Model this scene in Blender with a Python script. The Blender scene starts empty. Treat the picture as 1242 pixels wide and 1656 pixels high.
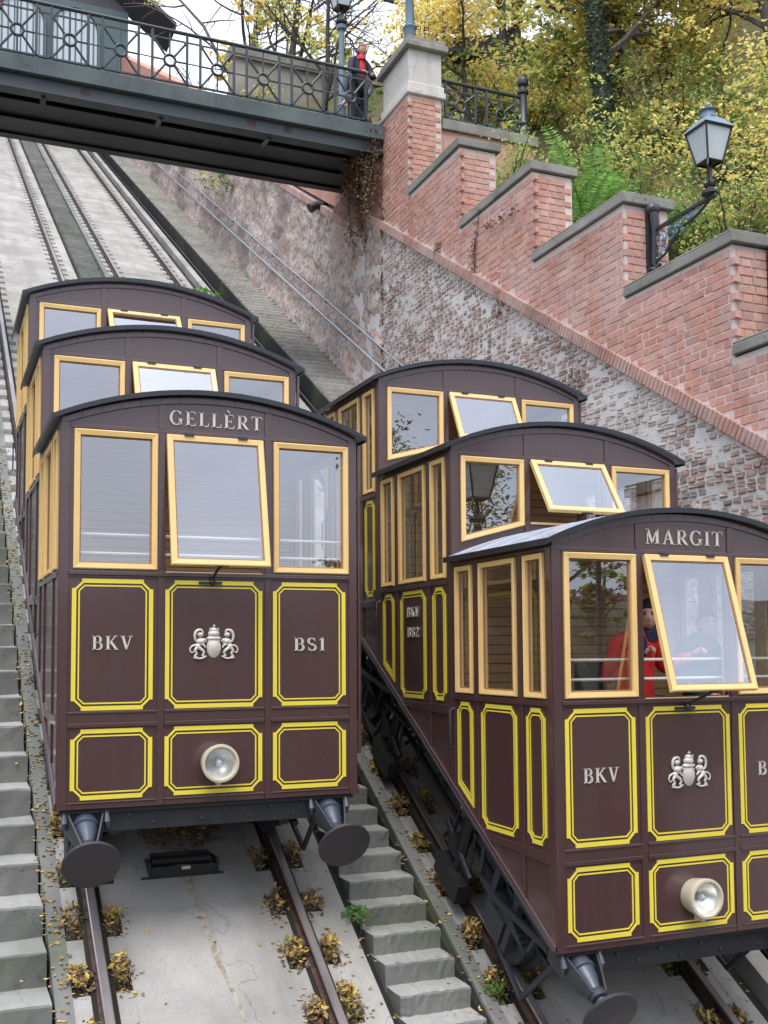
import bpy, bmesh, math, random
from mathutils import Vector, Matrix, noise
R = random.Random(7)
rad = math.radians
scene = bpy.context.scene

# ------------------------------------------------------------------ camera, sky, sun, exposure
T = 0.6039                      # rise per metre of the funicular slope
cam_data = bpy.data.cameras.new('camera'); cam = bpy.data.objects.new('camera', cam_data)
scene.collection.objects.link(cam); scene.camera = cam
YAW, PIT, ROL = 0.3936, 0.0640, -0.0066
fw = Vector((math.sin(YAW)*math.cos(PIT), math.cos(YAW)*math.cos(PIT), math.sin(PIT)))
rt = Vector((math.cos(YAW), -math.sin(YAW), 0)); up = rt.cross(fw)
r2 = rt*math.cos(ROL)+up*math.sin(ROL); u2 = up*math.cos(ROL)-rt*math.sin(ROL)
m = Matrix((r2, u2, -fw)).transposed().to_4x4(); m.translation = Vector((-0.7888, -7.7721, 1.066))
cam.matrix_world = m
cam_data.sensor_fit = 'VERTICAL'; cam_data.sensor_height = 24.0
cam_data.lens = 24.0*1746.9/1656.0
cam_data.shift_y = (943.8-828.0)/1656.0
cam_data.clip_start = 0.1; cam_data.clip_end = 6000

SUN_EL, SUN_AZ = rad(63), rad(205)      # azimuth clockwise from +Y
world = bpy.data.worlds.new('World'); scene.world = world; world.use_nodes = True
wn = world.node_tree.nodes; wl = world.node_tree.links; wn.clear()
sky = wn.new('ShaderNodeTexSky'); sky.sky_type = 'NISHITA'; sky.sun_disc = False
sky.sun_elevation = SUN_EL; sky.sun_rotation = SUN_AZ; sky.air_density = 1.0; sky.dust_density = 6.0; sky.ozone_density = 1.0
# overcast: a cloud layer (brighter towards the zenith, softly broken) in front of the blue sky
hs = wn.new('ShaderNodeHueSaturation'); hs.inputs['Saturation'].default_value = 0.8
bg = wn.new('ShaderNodeBackground'); bg.inputs['Strength'].default_value = 0.12
wo = wn.new('ShaderNodeOutputWorld'); tc = wn.new('ShaderNodeTexCoord'); sx_ = wn.new('ShaderNodeSeparateXYZ'); wl.new(tc.outputs['Generated'], sx_.inputs[0])
mr = wn.new('ShaderNodeMapRange'); mr.inputs['From Min'].default_value = 0; mr.inputs['From Max'].default_value = 1; mr.inputs['To Min'].default_value = 4.3; mr.inputs['To Max'].default_value = 12.0
wl.new(sx_.outputs['Z'], mr.inputs['Value'])
cn = wn.new('ShaderNodeTexNoise'); cn.inputs['Scale'].default_value = 2.2; cn.inputs['Detail'].default_value = 5
cm = wn.new('ShaderNodeMapping'); cm.inputs['Scale'].default_value = (1, 1, 2.5); wl.new(tc.outputs['Generated'], cm.inputs[0]); wl.new(cm.outputs[0], cn.inputs['Vector'])
cr = wn.new('ShaderNodeMapRange'); cr.inputs['From Min'].default_value = 0.3; cr.inputs['From Max'].default_value = 0.7; cr.inputs['To Min'].default_value = 0.72; cr.inputs['To Max'].default_value = 1.2; wl.new(cn.outputs['Fac'], cr.inputs['Value'])
mu = wn.new('ShaderNodeMath'); mu.operation = 'MULTIPLY'; wl.new(mr.outputs[0], mu.inputs[0]); wl.new(cr.outputs[0], mu.inputs[1])
vm = wn.new('ShaderNodeVectorMath'); vm.operation = 'SCALE'; vm.inputs[0].default_value = (0.88, 0.96, 1.13); wl.new(mu.outputs[0], vm.inputs['Scale'])
mx_ = wn.new('ShaderNodeMix'); mx_.data_type = 'RGBA'; mx_.inputs[0].default_value = 0.82
wl.new(sky.outputs[0], hs.inputs['Color']); wl.new(hs.outputs[0], mx_.inputs[6]); wl.new(vm.outputs[0], mx_.inputs[7]); wl.new(mx_.outputs[2], bg.inputs['Color']); wl.new(bg.outputs[0], wo.inputs['Surface'])
sun_d = bpy.data.lights.new('sun', 'SUN'); sun_d.energy = 1.2; sun_d.angle = rad(30); sun_d.color = (1, 0.96, 0.9)
sun = bpy.data.objects.new('sun', sun_d); scene.collection.objects.link(sun)
sd = Vector((math.sin(SUN_AZ)*math.cos(SUN_EL), math.cos(SUN_AZ)*math.cos(SUN_EL), math.sin(SUN_EL)))
sun.rotation_euler = sd.to_track_quat('Z', 'Y').to_euler()
scene.view_settings.view_transform = 'Standard'; scene.view_settings.look = 'None'
scene.view_settings.exposure = 1.0; scene.view_settings.gamma = 1.0; scene.view_settings.use_curve_mapping = False
scene.cycles.max_bounces = 8; scene.cycles.transparent_max_bounces = 16; scene.cycles.glossy_bounces = 4
scene.cycles.use_denoising = True

# ------------------------------------------------------------------ materials
MT = {}
class N:
    def __init__(s, name):
        s.m = bpy.data.materials.new(name); s.m.use_nodes = True; s.t = s.m.node_tree; s.t.nodes.clear()
        s.out = s.n('OutputMaterial'); MT[name] = s.m
    def n(s, k, **kw):
        x = s.t.nodes.new('ShaderNode'+k)
        for a, b in kw.items(): setattr(x, a, b)
        return x
    def l(s, a, b): s.t.links.new(a, b)
    def pos(s, scale=(1, 1, 1)):
        g = s.n('NewGeometry'); mp = s.n('Mapping'); mp.inputs['Scale'].default_value = scale
        s.l(g.outputs['Position'], mp.inputs[0]); return mp.outputs[0]
    def noise(s, sc, det=5, vec=None, rough=0.55):
        x = s.n('TexNoise'); x.inputs['Scale'].default_value = sc; x.inputs['Detail'].default_value = det
        x.inputs['Roughness'].default_value = rough
        s.l(vec or s.pos(), x.inputs['Vector']); return x.outputs['Fac']
    def ramp(s, fac, stops):
        x = s.n('ValToRGB'); e = x.color_ramp.elements
        while len(e) < len(stops): e.new(0.5)
        for i, (p, c) in enumerate(stops):
            e[i].position = p; e[i].color = (*c, 1) if len(c) == 3 else c
        s.l(fac, x.inputs[0]); return x.outputs[0]
    def mix(s, fac, a, b, mode='MIX'):
        x = s.n('Mix'); x.data_type = 'RGBA'; x.blend_type = mode
        for i, v in ((0, fac), (6, a), (7, b)):
            if hasattr(v, 'is_linked') or hasattr(v, 'links'): s.l(v, x.inputs[i])
            elif i == 0: x.inputs[0].default_value = v
            else: x.inputs[i].default_value = (*v, 1)
        return x.outputs[2]
    def math(s, op, a, b=0.0, clamp=False):
        x = s.n('Math', operation=op, use_clamp=clamp)
        for i, v in ((0, a), (1, b)):
            if hasattr(v, 'links'): s.l(v, x.inputs[i])
            else: x.inputs[i].default_value = v
        return x.outputs[0]
    def rand(s):
        g = s.n('NewGeometry'); o = s.n('ObjectInfo')
        return s.math('FRACT', s.math('ADD', g.outputs['Random Per Island'], o.outputs['Random']))
    def pbr(s, col, rough=0.6, metal=0.0, coat=0.0, bump=None, bs=0.3, bd=0.01, spec=0.5, coat_rough=0.1):
        p = s.n('BsdfPrincipled')
        for k, v in (('Base Color', col), ('Roughness', rough), ('Metallic', metal)):
            if hasattr(v, 'links'): s.l(v, p.inputs[k])
            else: p.inputs[k].default_value = (*v, 1) if isinstance(v, tuple) else v
        p.inputs['Coat Weight'].default_value = coat; p.inputs['Coat Roughness'].default_value = coat_rough
        p.inputs['Specular IOR Level'].default_value = spec
        if bump is not None:
            b = s.n('Bump'); b.inputs['Strength'].default_value = bs; b.inputs['Distance'].default_value = bd
            s.l(bump, b.inputs['Height']); s.l(b.outputs[0], p.inputs['Normal'])
        s.l(p.outputs[0], s.out.inputs[0]); return p

def paint(name, col, rough=0.3, coat=0.3, metal=0.0, var=0.25, dirt=0.25, sc=3.0):
    k = N(name); n1 = k.noise(sc, 6); n2 = k.noise(sc*14, 3)
    c = k.mix(k.math('MULTIPLY', k.ramp(n1, [(0.35, (0, 0, 0)), (0.7, (1, 1, 1))]), var), col, tuple(x*0.6+0.012 for x in col))
    c = k.mix(k.math('MULTIPLY', k.ramp(n2, [(0.55, (0, 0, 0)), (0.75, (1, 1, 1))]), dirt), c, tuple(x*0.7+0.03 for x in col))
    st_ = k.noise(1.0, 6, k.pos((22, 22, 1.6))); c = k.mix(k.math('MULTIPLY', k.ramp(st_, [(0.5, (0, 0, 0)), (0.72, (1, 1, 1))]), dirt*0.7), c, tuple(x*0.75+0.02 for x in col))
    r = k.math('ADD', k.math('MULTIPLY', k.math('ADD', n1, st_), 0.2), rough-0.16)
    k.pbr(c, r, metal, coat, bump=k.math('ADD', k.math('MULTIPLY', n2, 0.12), n1), bs=0.16 if name == 'brown_paint' else 0.06, bd=0.02)
paint('brown_paint', (0.062, 0.0245, 0.0235), 0.36, 0.9, var=0.4, dirt=0.35)
paint('yellow_paint', (0.74, 0.60, 0.055), 0.4, 0.2, var=0.2, dirt=0.15)
paint('window_wood', (0.79, 0.52, 0.20), 0.38, 0.3, var=0.25, dirt=0.2, sc=5)
paint('dark_metal', (0.028, 0.030, 0.036), 0.42, 0.0, var=0.4, dirt=0.4)
paint('grease_black', (0.010, 0.010, 0.012), 0.5, 0.0, var=0.5, dirt=0.5, sc=6)
paint('buffer_blue', (0.042, 0.055, 0.08), 0.38, 0.2, var=0.5, dirt=0.4, sc=9)
paint('disc_black', (0.030, 0.026, 0.030), 0.45, 0.0, var=0.5, dirt=0.4, sc=10)
paint('roof_metal', (0.30, 0.33, 0.39), 0.3, 0.1, var=0.4, dirt=0.3, sc=4)
paint('roof_edge', (0.012, 0.013, 0.018), 0.35, 0.2)
paint('green_iron', (0.020, 0.034, 0.038), 0.45, 0.1, var=0.4, dirt=0.4, sc=3)
paint('bluegrey_iron', (0.13, 0.20, 0.26), 0.4, 0.1, var=0.3, dirt=0.3, sc=5)
paint('black_iron', (0.018, 0.021, 0.026), 0.4, 0.1, var=0.4, dirt=0.3)
paint('white_bar', (0.72, 0.70, 0.66), 0.3, 0.2, var=0.2, dirt=0.1)
paint('cream_metal', (0.52, 0.46, 0.34), 0.3, 0.3, var=0.2, dirt=0.2)
paint('silver_letter', (0.66, 0.61, 0.53), 0.35, 0.0, metal=0.25, var=0.2, dirt=0.2)
paint('pipe_metal', (0.34, 0.37, 0.40), 0.32, 0.0, metal=0.5, var=0.4, dirt=0.3, sc=4)
paint('teal_wall', (0.06, 0.10, 0.115), 0.5, 0.0, var=0.4, dirt=0.3, sc=1)
paint('pale_pane', (0.5, 0.56, 0.62), 0.25, 0.1, var=0.3, dirt=0.1, sc=1)
paint('slate_roof', (0.045, 0.045, 0.06), 0.6, 0.0, var=0.4, dirt=0.4, sc=1)
paint('frosted_pane', (0.52, 0.57, 0.58), 0.25, 0.3, var=0.25, dirt=0.1, sc=6)

def wood(name, col, sc=(2, 30, 30)):
    k = N(name); v = k.pos(sc); n1 = k.noise(1.5, 6, v); n2 = k.noise(0.8, 4)
    r = k.rand()
    c = k.mix(k.ramp(n1, [(0.3, (0, 0, 0)), (0.7, (1, 1, 1))]), col, tuple(x*0.7 for x in col))
    c = k.mix(k.math('MULTIPLY', r, 0.22), c, tuple(x*0.55 for x in col))
    c = k.mix(k.math('MULTIPLY', n2, 0.2), c, (0.3, 0.2, 0.1))
    k.pbr(c, 0.42, 0, 0.2, bump=n1, bs=0.15, bd=0.002)
wood('oak_board', (0.80, 0.54, 0.29))
wood('oak_dark', (0.34, 0.18, 0.08))

def glass(name, base, tint):
    k = N(name)
    ge = k.n('NewGeometry'); dt = k.n('VectorMath', operation='DOT_PRODUCT'); k.l(ge.outputs['Incoming'], dt.inputs[0]); k.l(ge.outputs['Normal'], dt.inputs[1])
    c5 = k.math('POWER', k.math('SUBTRACT', 1.0, k.math('ABSOLUTE', dt.outputs['Value'])), 5.0)
    f = k.math('ADD', k.math('MULTIPLY', c5, 1.0-base), base, True)
    tr = k.n('BsdfTransparent'); tr.inputs[0].default_value = (*tint, 1)
    gl = k.n('BsdfGlossy'); gl.inputs['Roughness'].default_value = 0.004; gl.inputs[0].default_value = (0.92, 0.95, 1, 1)
    b = k.n('Bump'); b.inputs['Strength'].default_value = 0.02; b.inputs['Distance'].default_value = 0.02
    k.l(k.noise(2.5, 2), b.inputs['Height']); k.l(b.outputs[0], gl.inputs['Normal'])
    mx = k.n('MixShader'); k.l(f, mx.inputs[0]); k.l(tr.outputs[0], mx.inputs[1]); k.l(gl.outputs[0], mx.inputs[2])
    k.l(mx.outputs[0], k.out.inputs[0])
glass('window_glass', 0.32, (0.97, 0.98, 0.98))
glass('lens_glass', 0.05, (0.97, 0.97, 0.97))
k = N('reflector'); k.pbr((0.93, 0.92, 0.88), 0.32, 1.0)

def concrete(name, col, dark, moss=0.25, streak=True, bs=0.35):
    k = N(name)
    n1 = k.noise(1.1, 7, rough=0.65); n2 = k.noise(9, 6); n3 = k.noise(60, 3); n4 = k.noise(0.6, 5)
    c = k.mix(k.ramp(n1, [(0.36, (0, 0, 0)), (0.66, (1, 1, 1))]), col, dark)
    c = k.mix(k.math('MULTIPLY', k.ramp(n2, [(0.42, (1, 1, 1)), (0.62, (0, 0, 0))]), 0.35), c, tuple(x*0.75 for x in col))
    c = k.mix(k.math('MULTIPLY', k.ramp(n3, [(0.38, (1, 1, 1)), (0.48, (0, 0, 0))]), 0.35), c, dark)
    if moss: c = k.mix(k.math('MULTIPLY', k.ramp(n4, [(0.52, (0, 0, 0)), (0.68, (1, 1, 1))]), moss), c, (0.09, 0.11, 0.045))
    vo = k.n('TexVoronoi', feature='DISTANCE_TO_EDGE'); vo.inputs['Scale'].default_value = 0.55
    vx = k.n('VectorMath', operation='ADD'); nn_ = k.n('TexNoise'); nn_.inputs['Scale'].default_value = 3.0; nn_.inputs['Detail'].default_value = 5; k.l(k.pos(), nn_.inputs['Vector'])
    vs_ = k.n('VectorMath', operation='SCALE'); vs_.inputs['Scale'].default_value = 0.8; k.l(nn_.outputs['Color'], vs_.inputs[0]); k.l(k.pos(), vx.inputs[0]); k.l(vs_.outputs[0], vx.inputs[1]); k.l(vx.outputs[0], vo.inputs['Vector'])
    crk = k.ramp(vo.outputs['Distance'], [(0.0, (1, 1, 1)), (0.006, (0, 0, 0))]); c = k.mix(k.math('MULTIPLY', crk, 0.55), c, tuple(x*0.45 for x in dark))
    stn = k.noise(1.0, 6, k.pos((3.2, 0.35, 0.35))); c = k.mix(k.math('MULTIPLY', k.ramp(stn, [(0.5, (0, 0, 0)), (0.72, (1, 1, 1))]), 0.4), c, tuple(x*0.62 for x in dark))
    r = k.rand()
    c = k.mix(k.math('MULTIPLY', r, 0.18), c, tuple(x*0.6 for x in dark))
    k.pbr(c, 0.85, bump=k.math('ADD', n2, k.math('MULTIPLY', n3, 0.4)), bs=bs, bd=0.008, spec=0.3)
concrete('slab_concrete', (0.43, 0.41, 0.385), (0.235, 0.225, 0.205), 0.14, bs=0.35)
concrete('slab_upper', (0.62, 0.61, 0.58), (0.42, 0.41, 0.39), 0.08, bs=0.2)
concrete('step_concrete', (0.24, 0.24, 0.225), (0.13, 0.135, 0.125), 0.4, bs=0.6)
concrete('tread_concrete_lit', (0.44, 0.435, 0.41), (0.27, 0.27, 0.255), 0.2, bs=0.5)  # paler than the mossy risers: wear, plus light from above put into the colour
concrete('stair_weathered', (0.44, 0.42, 0.38), (0.27, 0.26, 0.235), 0.2, bs=0.5)
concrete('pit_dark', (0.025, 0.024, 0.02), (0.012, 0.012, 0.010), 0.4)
concrete('coping_stone', (0.35, 0.335, 0.305), (0.16, 0.155, 0.135), 0.28, bs=0.5)
concrete('white_stone', (0.68, 0.65, 0.60), (0.48, 0.45, 0.42), 0.0)
concrete('terrace_stone', (0.4, 0.37, 0.33), (0.22, 0.2, 0.18), 0.3)
concrete('bridge_band', (0.115, 0.145, 0.145), (0.07, 0.085, 0.09), 0.05)
concrete('leafy_slope', (0.20, 0.17, 0.075), (0.09, 0.085, 0.04), 0.6, bs=0.9)
concrete('earth', (0.07, 0.06, 0.035), (0.035, 0.035, 0.02), 0.6, bs=0.9)

k = N('stain_rust'); n = k.noise(18, 5)
c = k.ramp(n, [(0.35, (0.20, 0.155, 0.10)), (0.7, (0.38, 0.355, 0.31))]); k.pbr(c, 0.8)
k = N('rail_side'); n = k.noise(14, 5); k.pbr(k.ramp(n, [(0.35, (0.035, 0.020, 0.016)), (0.7, (0.10, 0.05, 0.038))]), 0.6, 0.4, bump=n, bs=0.3)
k = N('rail_head'); n = k.noise(10, 4, k.pos((1, 0.1, 0.1))); k.pbr(k.ramp(n, [(0.3, (0.20, 0.17, 0.165)), (0.7, (0.38, 0.35, 0.34))]), 0.35, 0.7, bump=n, bs=0.1)

def brick(name, cols, white, wsc, dirt=0.3, bs=0.5, whitecol=(0.62, 0.57, 0.55)):
    k = N(name); r = k.rand(); n1 = k.noise(wsc, 6, rough=0.65); n2 = k.noise(45, 5); n3 = k.noise(0.5, 6, rough=0.6); n4 = k.noise(12, 4)
    c = k.ramp(r, [(i/(len(cols)-1), cc) for i, cc in enumerate(cols)])
    c = k.mix(k.math('MULTIPLY', k.ramp(n4, [(0.4, (0, 0, 0)), (0.65, (1, 1, 1))]), 0.35), c, tuple(x*0.6 for x in cols[0]))
    c = k.mix(k.math('MULTIPLY', k.ramp(n3, [(0.45, (0, 0, 0)), (0.7, (1, 1, 1))]), dirt), c, (0.10, 0.085, 0.075))
    c = k.mix(k.math('MULTIPLY', k.ramp(n1, [(0.42, (0, 0, 0)), (0.62, (1, 1, 1))]), white), c, whitecol)
    k.pbr(c, 0.85, bump=k.math('ADD', n2, n4), bs=bs, bd=0.006, spec=0.25)
RB = [(0.52, 0.24, 0.175), (0.56, 0.28, 0.205), (0.45, 0.21, 0.165), (0.58, 0.32, 0.245), (0.49, 0.235, 0.18), (0.40, 0.215, 0.18)]
brick('red_brick', RB, 0.24, 1.1, 0.12)
brick('capping_red', [(0.46, 0.24, 0.19), (0.50, 0.29, 0.23), (0.40, 0.22, 0.18)], 0.35, 1.1, 0.4)
brick('stained_brick', [(0.34, 0.17, 0.13), (0.26, 0.13, 0.10)], 0.15, 1.1, 0.9)
brick('mortar_pink', [(0.66, 0.55, 0.51), (0.60, 0.50, 0.46)], 0.25, 1.0, 0.2)
RU = [(0.32, 0.20, 0.165), (0.42, 0.27, 0.22), (0.20, 0.155, 0.14), (0.46, 0.33, 0.28), (0.28, 0.235, 0.21), (0.40, 0.23, 0.18)]
brick('rubble_brick', RU, 0.42, 0.8, 0.14, 0.9, (0.64, 0.60, 0.57))
brick('rubble_mortar', [(0.62, 0.585, 0.56), (0.56, 0.53, 0.505)], 0.55, 1.5, 0.22, 0.9, (0.66, 0.64, 0.63))
# far rubble: mottled, brick relief by texture where the single stones are no longer told apart
k = N('rubble_far'); v = k.pos(); n1 = k.noise(1.6, 7, rough=0.7); n2 = k.noise(9, 6, rough=0.7); n3 = k.noise(0.35, 5)
c = k.ramp(n2, [(0.3, (0.16, 0.12, 0.10)), (0.45, (0.40, 0.30, 0.26)), (0.55, (0.55, 0.50, 0.47)), (0.7, (0.62, 0.58, 0.55))])
c = k.mix(k.math('MULTIPLY', k.ramp(n1, [(0.45, (0, 0, 0)), (0.62, (1, 1, 1))]), 0.55), c, (0.50, 0.32, 0.25))
c = k.mix(k.math('MULTIPLY', k.ramp(n3, [(0.5, (0, 0, 0)), (0.65, (1, 1, 1))]), 0.6), c, (0.14, 0.12, 0.11))
k.pbr(c, 0.9, bump=n2, bs=1.0, bd=0.05, spec=0.2)

def leaf(name, cols, trans=0.62):
    k = N(name); r = k.rand(); n = k.noise(0.9, 4)
    c = k.ramp(k.math('FRACT', k.math('ADD', k.math('MULTIPLY', r, 0.75), k.math('MULTIPLY', n, 0.5)), 0), [(i/(len(cols)-1), cc) for i, cc in enumerate(cols)])
    d = k.n('BsdfPrincipled'); d.inputs['Roughness'].default_value = 0.55; k.l(c, d.inputs['Base Color'])
    tr = k.n('BsdfTranslucent'); k.l(c, tr.inputs[0]); mx = k.n('MixShader'); mx.inputs[0].default_value = trans
    k.l(d.outputs[0], mx.inputs[1]); k.l(tr.outputs[0], mx.inputs[2]); k.l(mx.outputs[0], k.out.inputs[0])
leaf('leaf_yellow', [(0.84, 0.64, 0.16), (0.88, 0.74, 0.26), (0.78, 0.67, 0.22), (0.84, 0.58, 0.17), (0.68, 0.64, 0.22), (0.90, 0.78, 0.34)])
leaf('leaf_yellowgreen', [(0.58, 0.57, 0.17), (0.42, 0.47, 0.15), (0.72, 0.64, 0.20), (0.34, 0.42, 0.14), (0.62, 0.59, 0.18)])
leaf('leaf_green', [(0.11, 0.19, 0.06), (0.16, 0.26, 0.08), (0.08, 0.14, 0.05), (0.22, 0.32, 0.10), (0.13, 0.22, 0.08)])
leaf('leaf_fern', [(0.16, 0.34, 0.06), (0.22, 0.42, 0.09), (0.12, 0.26, 0.06), (0.30, 0.46, 0.14)])
leaf('leaf_ivy', [(0.03, 0.07, 0.03), (0.05, 0.10, 0.05), (0.08, 0.14, 0.08), (0.035, 0.06, 0.035)], 0.15)
leaf('leaf_dry', [(0.22, 0.11, 0.06), (0.14, 0.07, 0.045), (0.32, 0.18, 0.10), (0.10, 0.06, 0.045), (0.26, 0.20, 0.10)], 0.25)
leaf('leaf_fallen', [(0.68, 0.50, 0.08), (0.40, 0.22, 0.08), (0.20, 0.11, 0.06), (0.72, 0.56, 0.14), (0.32, 0.16, 0.08), (0.66, 0.44, 0.08), (0.14, 0.17, 0.05), (0.58, 0.34, 0.10)], 0.2)
leaf('leaf_rotting', [(0.20, 0.11, 0.06), (0.10, 0.055, 0.035), (0.30, 0.17, 0.09), (0.08, 0.06, 0.035), (0.24, 0.16, 0.09), (0.42, 0.27, 0.09)], 0.15)
k = N('bark'); n = k.noise(14, 6, k.pos((1, 1, 0.3))); k.pbr(k.ramp(n, [(0.3, (0.03, 0.026, 0.022)), (0.7, (0.13, 0.11, 0.095))]), 0.9, bump=n, bs=0.7)
k = N('bark_purple'); n = k.noise(14, 6, k.pos((1, 1, 0.3))); k.pbr(k.ramp(n, [(0.3, (0.09, 0.06, 0.065)), (0.7, (0.20, 0.15, 0.16))]), 0.9, bump=n, bs=0.7)
def cloth(name, col):
    k = N(name); n = k.noise(16, 5); k.pbr(k.mix(k.ramp(n, [(0.35, (0, 0, 0)), (0.7, (1, 1, 1))]), col, tuple(x*0.55 for x in col)), 0.8, bump=n, bs=0.5, bd=0.01)
for nm, c in (('coat_red', (0.78, 0.025, 0.02)), ('coat_navy', (0.018, 0.022, 0.045)), ('coat_teal', (0.035, 0.07, 0.08)), ('coat_greyblue', (0.10, 0.13, 0.18)), ('trousers_dark', (0.02, 0.022, 0.03)), ('shirt_red', (0.62, 0.04, 0.06)), ('scarf_navy', (0.02, 0.015, 0.05)), ('hair_dark', (0.03, 0.018, 0.013)), ('hair_pink', (0.40, 0.12, 0.17)), ('bag_black', (0.012, 0.011, 0.014)), ('shoe', (0.015, 0.013, 0.012)), ('coat_maroon', (0.16, 0.02, 0.04))): cloth(nm, c)
k = N('skin'); n = k.noise(30, 4); p = k.pbr(k.mix(n, (0.62, 0.36, 0.27), (0.52, 0.27, 0.21)), 0.5)
p.inputs['Subsurface Weight'].default_value = 0.1
k = N('lip'); k.pbr((0.42, 0.13, 0.12), 0.4)
k = N('eye_dark'); k.pbr((0.03, 0.02, 0.015), 0.3)

# ------------------------------------------------------------------ mesh builder
class MB:
    def __init__(s): s.v = []; s.f = []; s.m = []; s.mi = 0
    def add(s, vs, fs, mi=None):
        b = len(s.v); s.v += [tuple(v) for v in vs]; s.f += [tuple(b+i for i in f) for f in fs]; s.m += [s.mi if mi is None else mi]*len(fs)
    def box(s, x0, x1, y0, y1, z0, z1, mi=None, mat=None):
        vs = [(x, y, z) for z in (z0, z1) for y in (y0, y1) for x in (x0, x1)]
        if mat is not None: vs = [tuple(mat @ Vector(v)) for v in vs]
        s.add(vs, [(0, 2, 3, 1), (4, 5, 7, 6), (0, 1, 5, 4), (2, 6, 7, 3), (0, 4, 6, 2), (1, 3, 7, 5)], mi)
        return s
    def prism(s, poly, a, b, axis=1, mi=None):
        # poly of 2D points, extruded from a to b along axis (0: x, 1: y, 2: z)
        n = len(poly); vs = []
        for t in (a, b):
            for p, q in poly: vs.append((t, p, q) if axis == 0 else (p, t, q) if axis == 1 else (p, q, t))
        s.add(vs, [tuple(range(n))[::-1], tuple(range(n, 2*n))]+[(i, (i+1) % n, n+(i+1) % n, n+i) for i in range(n)], mi); return s
    def tube(s, pts, r, n=8, mi=None, caps=True, flat=1.0):
        pts = [Vector(p) for p in pts]; rs = r if isinstance(r, (list, tuple)) else [r]*len(pts)
        vs = []; prev = None
        for i, p in enumerate(pts):
            d = (pts[min(i+1, len(pts)-1)]-pts[max(i-1, 0)]).normalized()
            if prev is None:
                a = Vector((0, 0, 1)) if abs(d.z) < 0.9 else Vector((1, 0, 0)); u = d.cross(a).normalized()
            else: u = (prev-d*prev.dot(d)).normalized()
            prev = u; w = d.cross(u)
            for j in range(n):
                t = 2*math.pi*j/n; vs.append(p+u*math.cos(t)*rs[i]+w*math.sin(t)*rs[i]*flat)
        fs = [(i*n+j, i*n+(j+1) % n, (i+1)*n+(j+1) % n, (i+1)*n+j) for i in range(len(pts)-1) for j in range(n)]
        if caps: fs += [tuple(range(n))[::-1], tuple(range((len(pts)-1)*n, len(pts)*n))]
        s.add(vs, fs, mi); return s
    def lathe(s, prof, org, ax, n=20, mi=None, cap=True):
        # prof: list of (distance along ax, radius)
        ax = Vector(ax).normalized(); org = Vector(org)
        a = Vector((0, 0, 1)) if abs(ax.z) < 0.9 else Vector((1, 0, 0)); u = ax.cross(a).normalized(); w = ax.cross(u)
        vs = [org+ax*t+(u*math.cos(2*math.pi*j/n)+w*math.sin(2*math.pi*j/n))*r for t, r in prof for j in range(n)]
        fs = [(i*n+j, i*n+(j+1) % n, (i+1)*n+(j+1) % n, (i+1)*n+j) for i in range(len(prof)-1) for j in range(n)]
        if cap: fs += [tuple(range(n))[::-1], tuple(range((len(prof)-1)*n, len(prof)*n))]
        s.add(vs, fs, mi); return s
    def ball(s, c, rx, ry, rz, n=10, m_=6, mi=None):
        vs = []; fs = []
        for i in range(m_+1):
            ph = math.pi*i/m_
            for j in range(n):
                th = 2*math.pi*j/n; vs.append((c[0]+rx*math.sin(ph)*math.cos(th), c[1]+ry*math.sin(ph)*math.sin(th), c[2]+rz*math.cos(ph)))
        for i in range(m_):
            for j in range(n): fs.append((i*n+j, (i+1)*n+j, (i+1)*n+(j+1) % n, i*n+(j+1) % n))
        s.add(vs, fs, mi); return s
    def build(s, name, mats, parent=None, smooth=False, loc=None, bevel=0, kind=None, angle=None):
        me = bpy.data.meshes.new(name); me.from_pydata(s.v, [], s.f)
        if isinstance(mats, str): mats = [mats]
        for q in mats: me.materials.append(MT[q])
        me.polygons.foreach_set('material_index', s.m); 
        if smooth:
            me.polygons.foreach_set('use_smooth', [True]*len(s.f))
            try: me.set_sharp_from_angle(angle=rad(angle or 40))
            except Exception: pass
        me.validate(); me.update()
        return put(me, name, parent, loc, bevel, kind)
def put(me, name, parent=None, loc=None, bevel=0, kind=None):
    o = bpy.data.objects.new(name, me); scene.collection.objects.link(o)
    if parent is not None: o.parent = parent
    if loc is not None: o.location = loc
    if bevel:
        b = o.modifiers.new('bevel', 'BEVEL'); b.width = bevel; b.segments = 2; b.limit_method = 'ANGLE'
    if kind: o['kind'] = kind
    return o
def empty(name, loc=(0, 0, 0)):
    o = bpy.data.objects.new(name, None); scene.collection.objects.link(o); o.location = loc; o.empty_display_size = 0.2; return o
def tag(o, label=None, cat=None, group=None, kind=None):
    if label: o['label'] = label
    if cat: o['category'] = cat
    if group: o['group'] = group
    if kind: o['kind'] = kind
    return o
def sl(x, y, off): return (x, y, T*y-off)       # point at vertical depth `off` under the reference slope

Y0, Y1 = -4.5, 44.0
def slope_strip(mb, x0, x1, ya, yb, off_top, off_bot, mi=None):
    vs = [sl(x, y, o) for o in (off_bot, off_top) for y in (ya, yb) for x in (x0, x1)]
    mb.add(vs, [(0, 2, 3, 1), (4, 5, 7, 6), (0, 1, 5, 4), (2, 6, 7, 3), (0, 4, 6, 2), (1, 3, 7, 5)], mi)

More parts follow.
